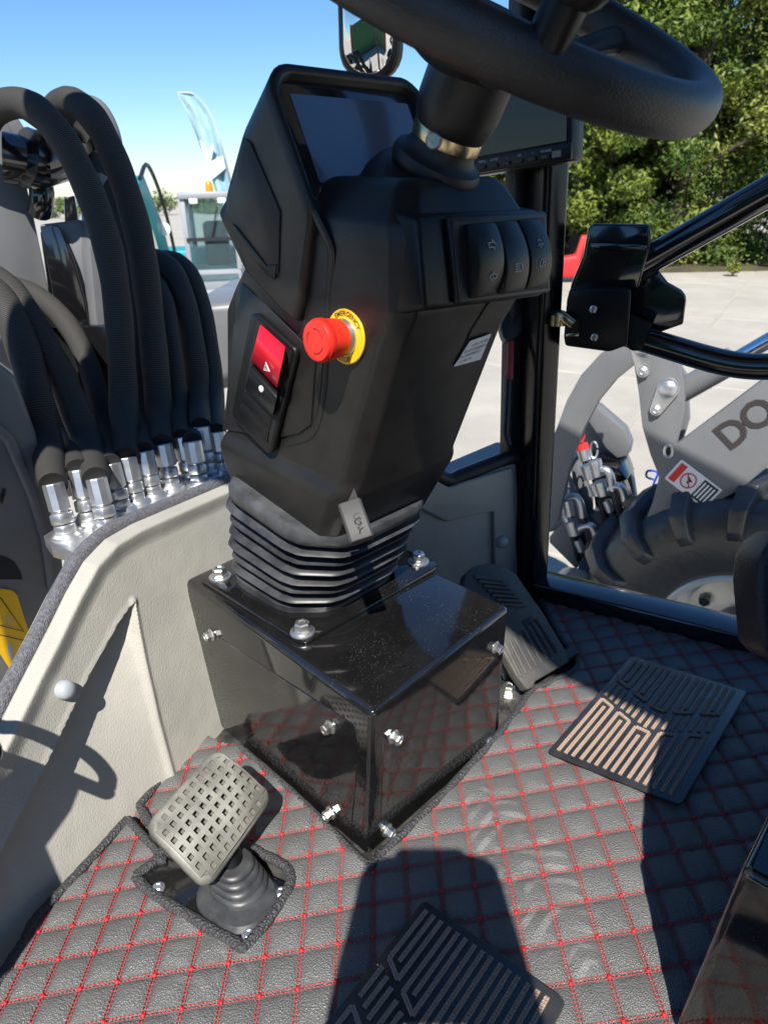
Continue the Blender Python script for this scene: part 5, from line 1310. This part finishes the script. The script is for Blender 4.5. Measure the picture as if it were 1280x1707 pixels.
def tree(name, label, cat, x, y, h, spread, n, size, mi, seed, group, low=.3):
    rnd = random.Random(seed); t = thing(name, label, cat, (x, y, GZ), group)
    base = V((x, y, GZ))
    cl = []
    nc = int(60 * spread * h / 8)
    for k in range(nc):
        zz = low + (h - low) * rnd.random() ** .9; wd = spread * (1 - .45 * (zz / h) ** 2)
        a = rnd.random() * 6.28; rr = wd * math.sqrt(rnd.random())
        cl.append((base + V((rr * math.cos(a), rr * math.sin(a) * .8, zz)), rnd.uniform(.30, .62) * min(1, spread * .6), 0))
    per = max(20, n // max(1, len(cl))); cl = [(c, r_, int(per * rnd.uniform(.6, 1.4))) for c, r_, _ in cl]
    raw('crown', leaf_crown(cl, n, size, rnd), leafm[mi], t, smooth=0)
    tr_ = [tube(catmull([base, base + V((rnd.uniform(-.1, .1), .05, h * .35)), base + V((rnd.uniform(-.2, .2), 0, h * .8))], 5), [.03 * h * (1 - .07 * i) for i in range(11)], 8)]
    for c, r_, _ in cl[::3]:
        z0 = base + V((0, 0, max(.3, (c.z - GZ) * .6))); tr_.append(tube([z0, z0.lerp(c, .5) + V((0, 0, .02 * h)), c], [.01 * h, .007 * h, .003 * h], 5))
    mk('trunk', join(*tr_), barkm, t, smooth=60)
    return t
G_ = 'trees along the back of the yard'
tree('tree', 'broad sunlit leafy tree directly behind the monitor and pillar', 'tree', 3.9, 14.6, 5.2, 1.8, 34000, .055, 0, 11, G_, 0)
tree('tree', 'dark leafy tree in the middle of the green row', 'tree', 6.0, 14.9, 5.6, 1.9, 36000, .055, 1, 12, G_, 0)
tree('tree', 'yellow-green leafy tree at the upper right corner', 'tree', 7.9, 14.4, 5.4, 1.9, 34000, .055, 2, 13, G_, 0)
tree('tree', 'shaded tree standing behind the others, filling the gaps', 'tree', 5.0, 17.0, 6.4, 2.6, 30000, .10, 1, 14, G_, 0)
tree('tree', 'tall tree at the far right behind the door tubes', 'tree', 9.4, 16.6, 6.2, 2.6, 26000, .10, 1, 15, G_, 0)
tree('tree', 'tree behind the steering column beside the console', 'tree', 2.9, 17.5, 4.6, 1.5, 12000, .09, 0, 16, G_, 0)
tree('tree', 'dark tree at the back between the door tubes', 'tree', 7.2, 19.5, 6.4, 2.8, 22000, .12, 1, 17, G_, 0)
tree('shrub', 'small bright green shrub at the foot of the trees', 'shrub', 6.35, 12.9, .55, .35, 900, .06, 2, 21, 'shrubs at the foot of the trees', .05)
tree('shrub', 'taller pale shrub right of the small bright one', 'shrub', 7.25, 13.0, .85, .42, 1300, .06, 2, 22, 'shrubs at the foot of the trees', .05)
tree('shrub', 'brownish shrub at the right end under the door tube', 'shrub', 8.1, 13.1, .6, .45, 900, .06, 0, 23, 'shrubs at the foot of the trees', .05)
# soil bank under the trees and a far treeline
hedge_soil = mk('soil_bank', prism([V((1.5, 13.7, GZ - .02)), V((14, 12.9, GZ - .02)), V((14, 22, GZ - .02)), V((1.5, 22, GZ - .02))], (0, 0, .08)), mat('soil', (.06, .05, .03), .95, bump=[('n', 8, .5, .05)], var=((.09, .085, .03), 3, 5)), None)
tag(hedge_soil, kind='structure')
rnd = random.Random(5)
cl = [(V((x, 60 + rnd.uniform(-4, 4), GZ + rnd.uniform(.2, 1.0))), rnd.uniform(.8, 1.2), 600) for x in [-70 + 1.3 * k for k in range(110)]]
ft = raw('distant_wood', leaf_crown(cl, 0, .13, rnd), leafm[1], None, smooth=0); tag(ft, 'low distant line of trees beyond the yard', None, kind='stuff')
# ================================================================== red barrier
br = thing('road_barrier', 'red plastic road barrier between the pillar and the latch', 'barrier', tuple(Zp(955, 468, GZ)))
b0 = Zp(955, 469, GZ); 
mk('barrier_body', prism([b0 + V((-.9, .1, 0)), b0 + V((.1, 0, 0)), b0 + V((.1, 0, .35)), b0 + V((.14, 0, .50)), b0 + V((.26, 0, .72)), b0 + V((.08, 0, .74)), b0 + V((.0, 0, .42)), b0 + V((-.9, .1, .30))], (.1, .42, 0)), M['barrier_red'], br, bevel=.04, seg=2)
mk('barrier_foot', box(b0 + V((-.3, .2, .04)), V((.6, -.06, 0)), V((.03, .25, 0)), V((0, 0, .04))), M['rubber_dark'], br, bevel=.02)
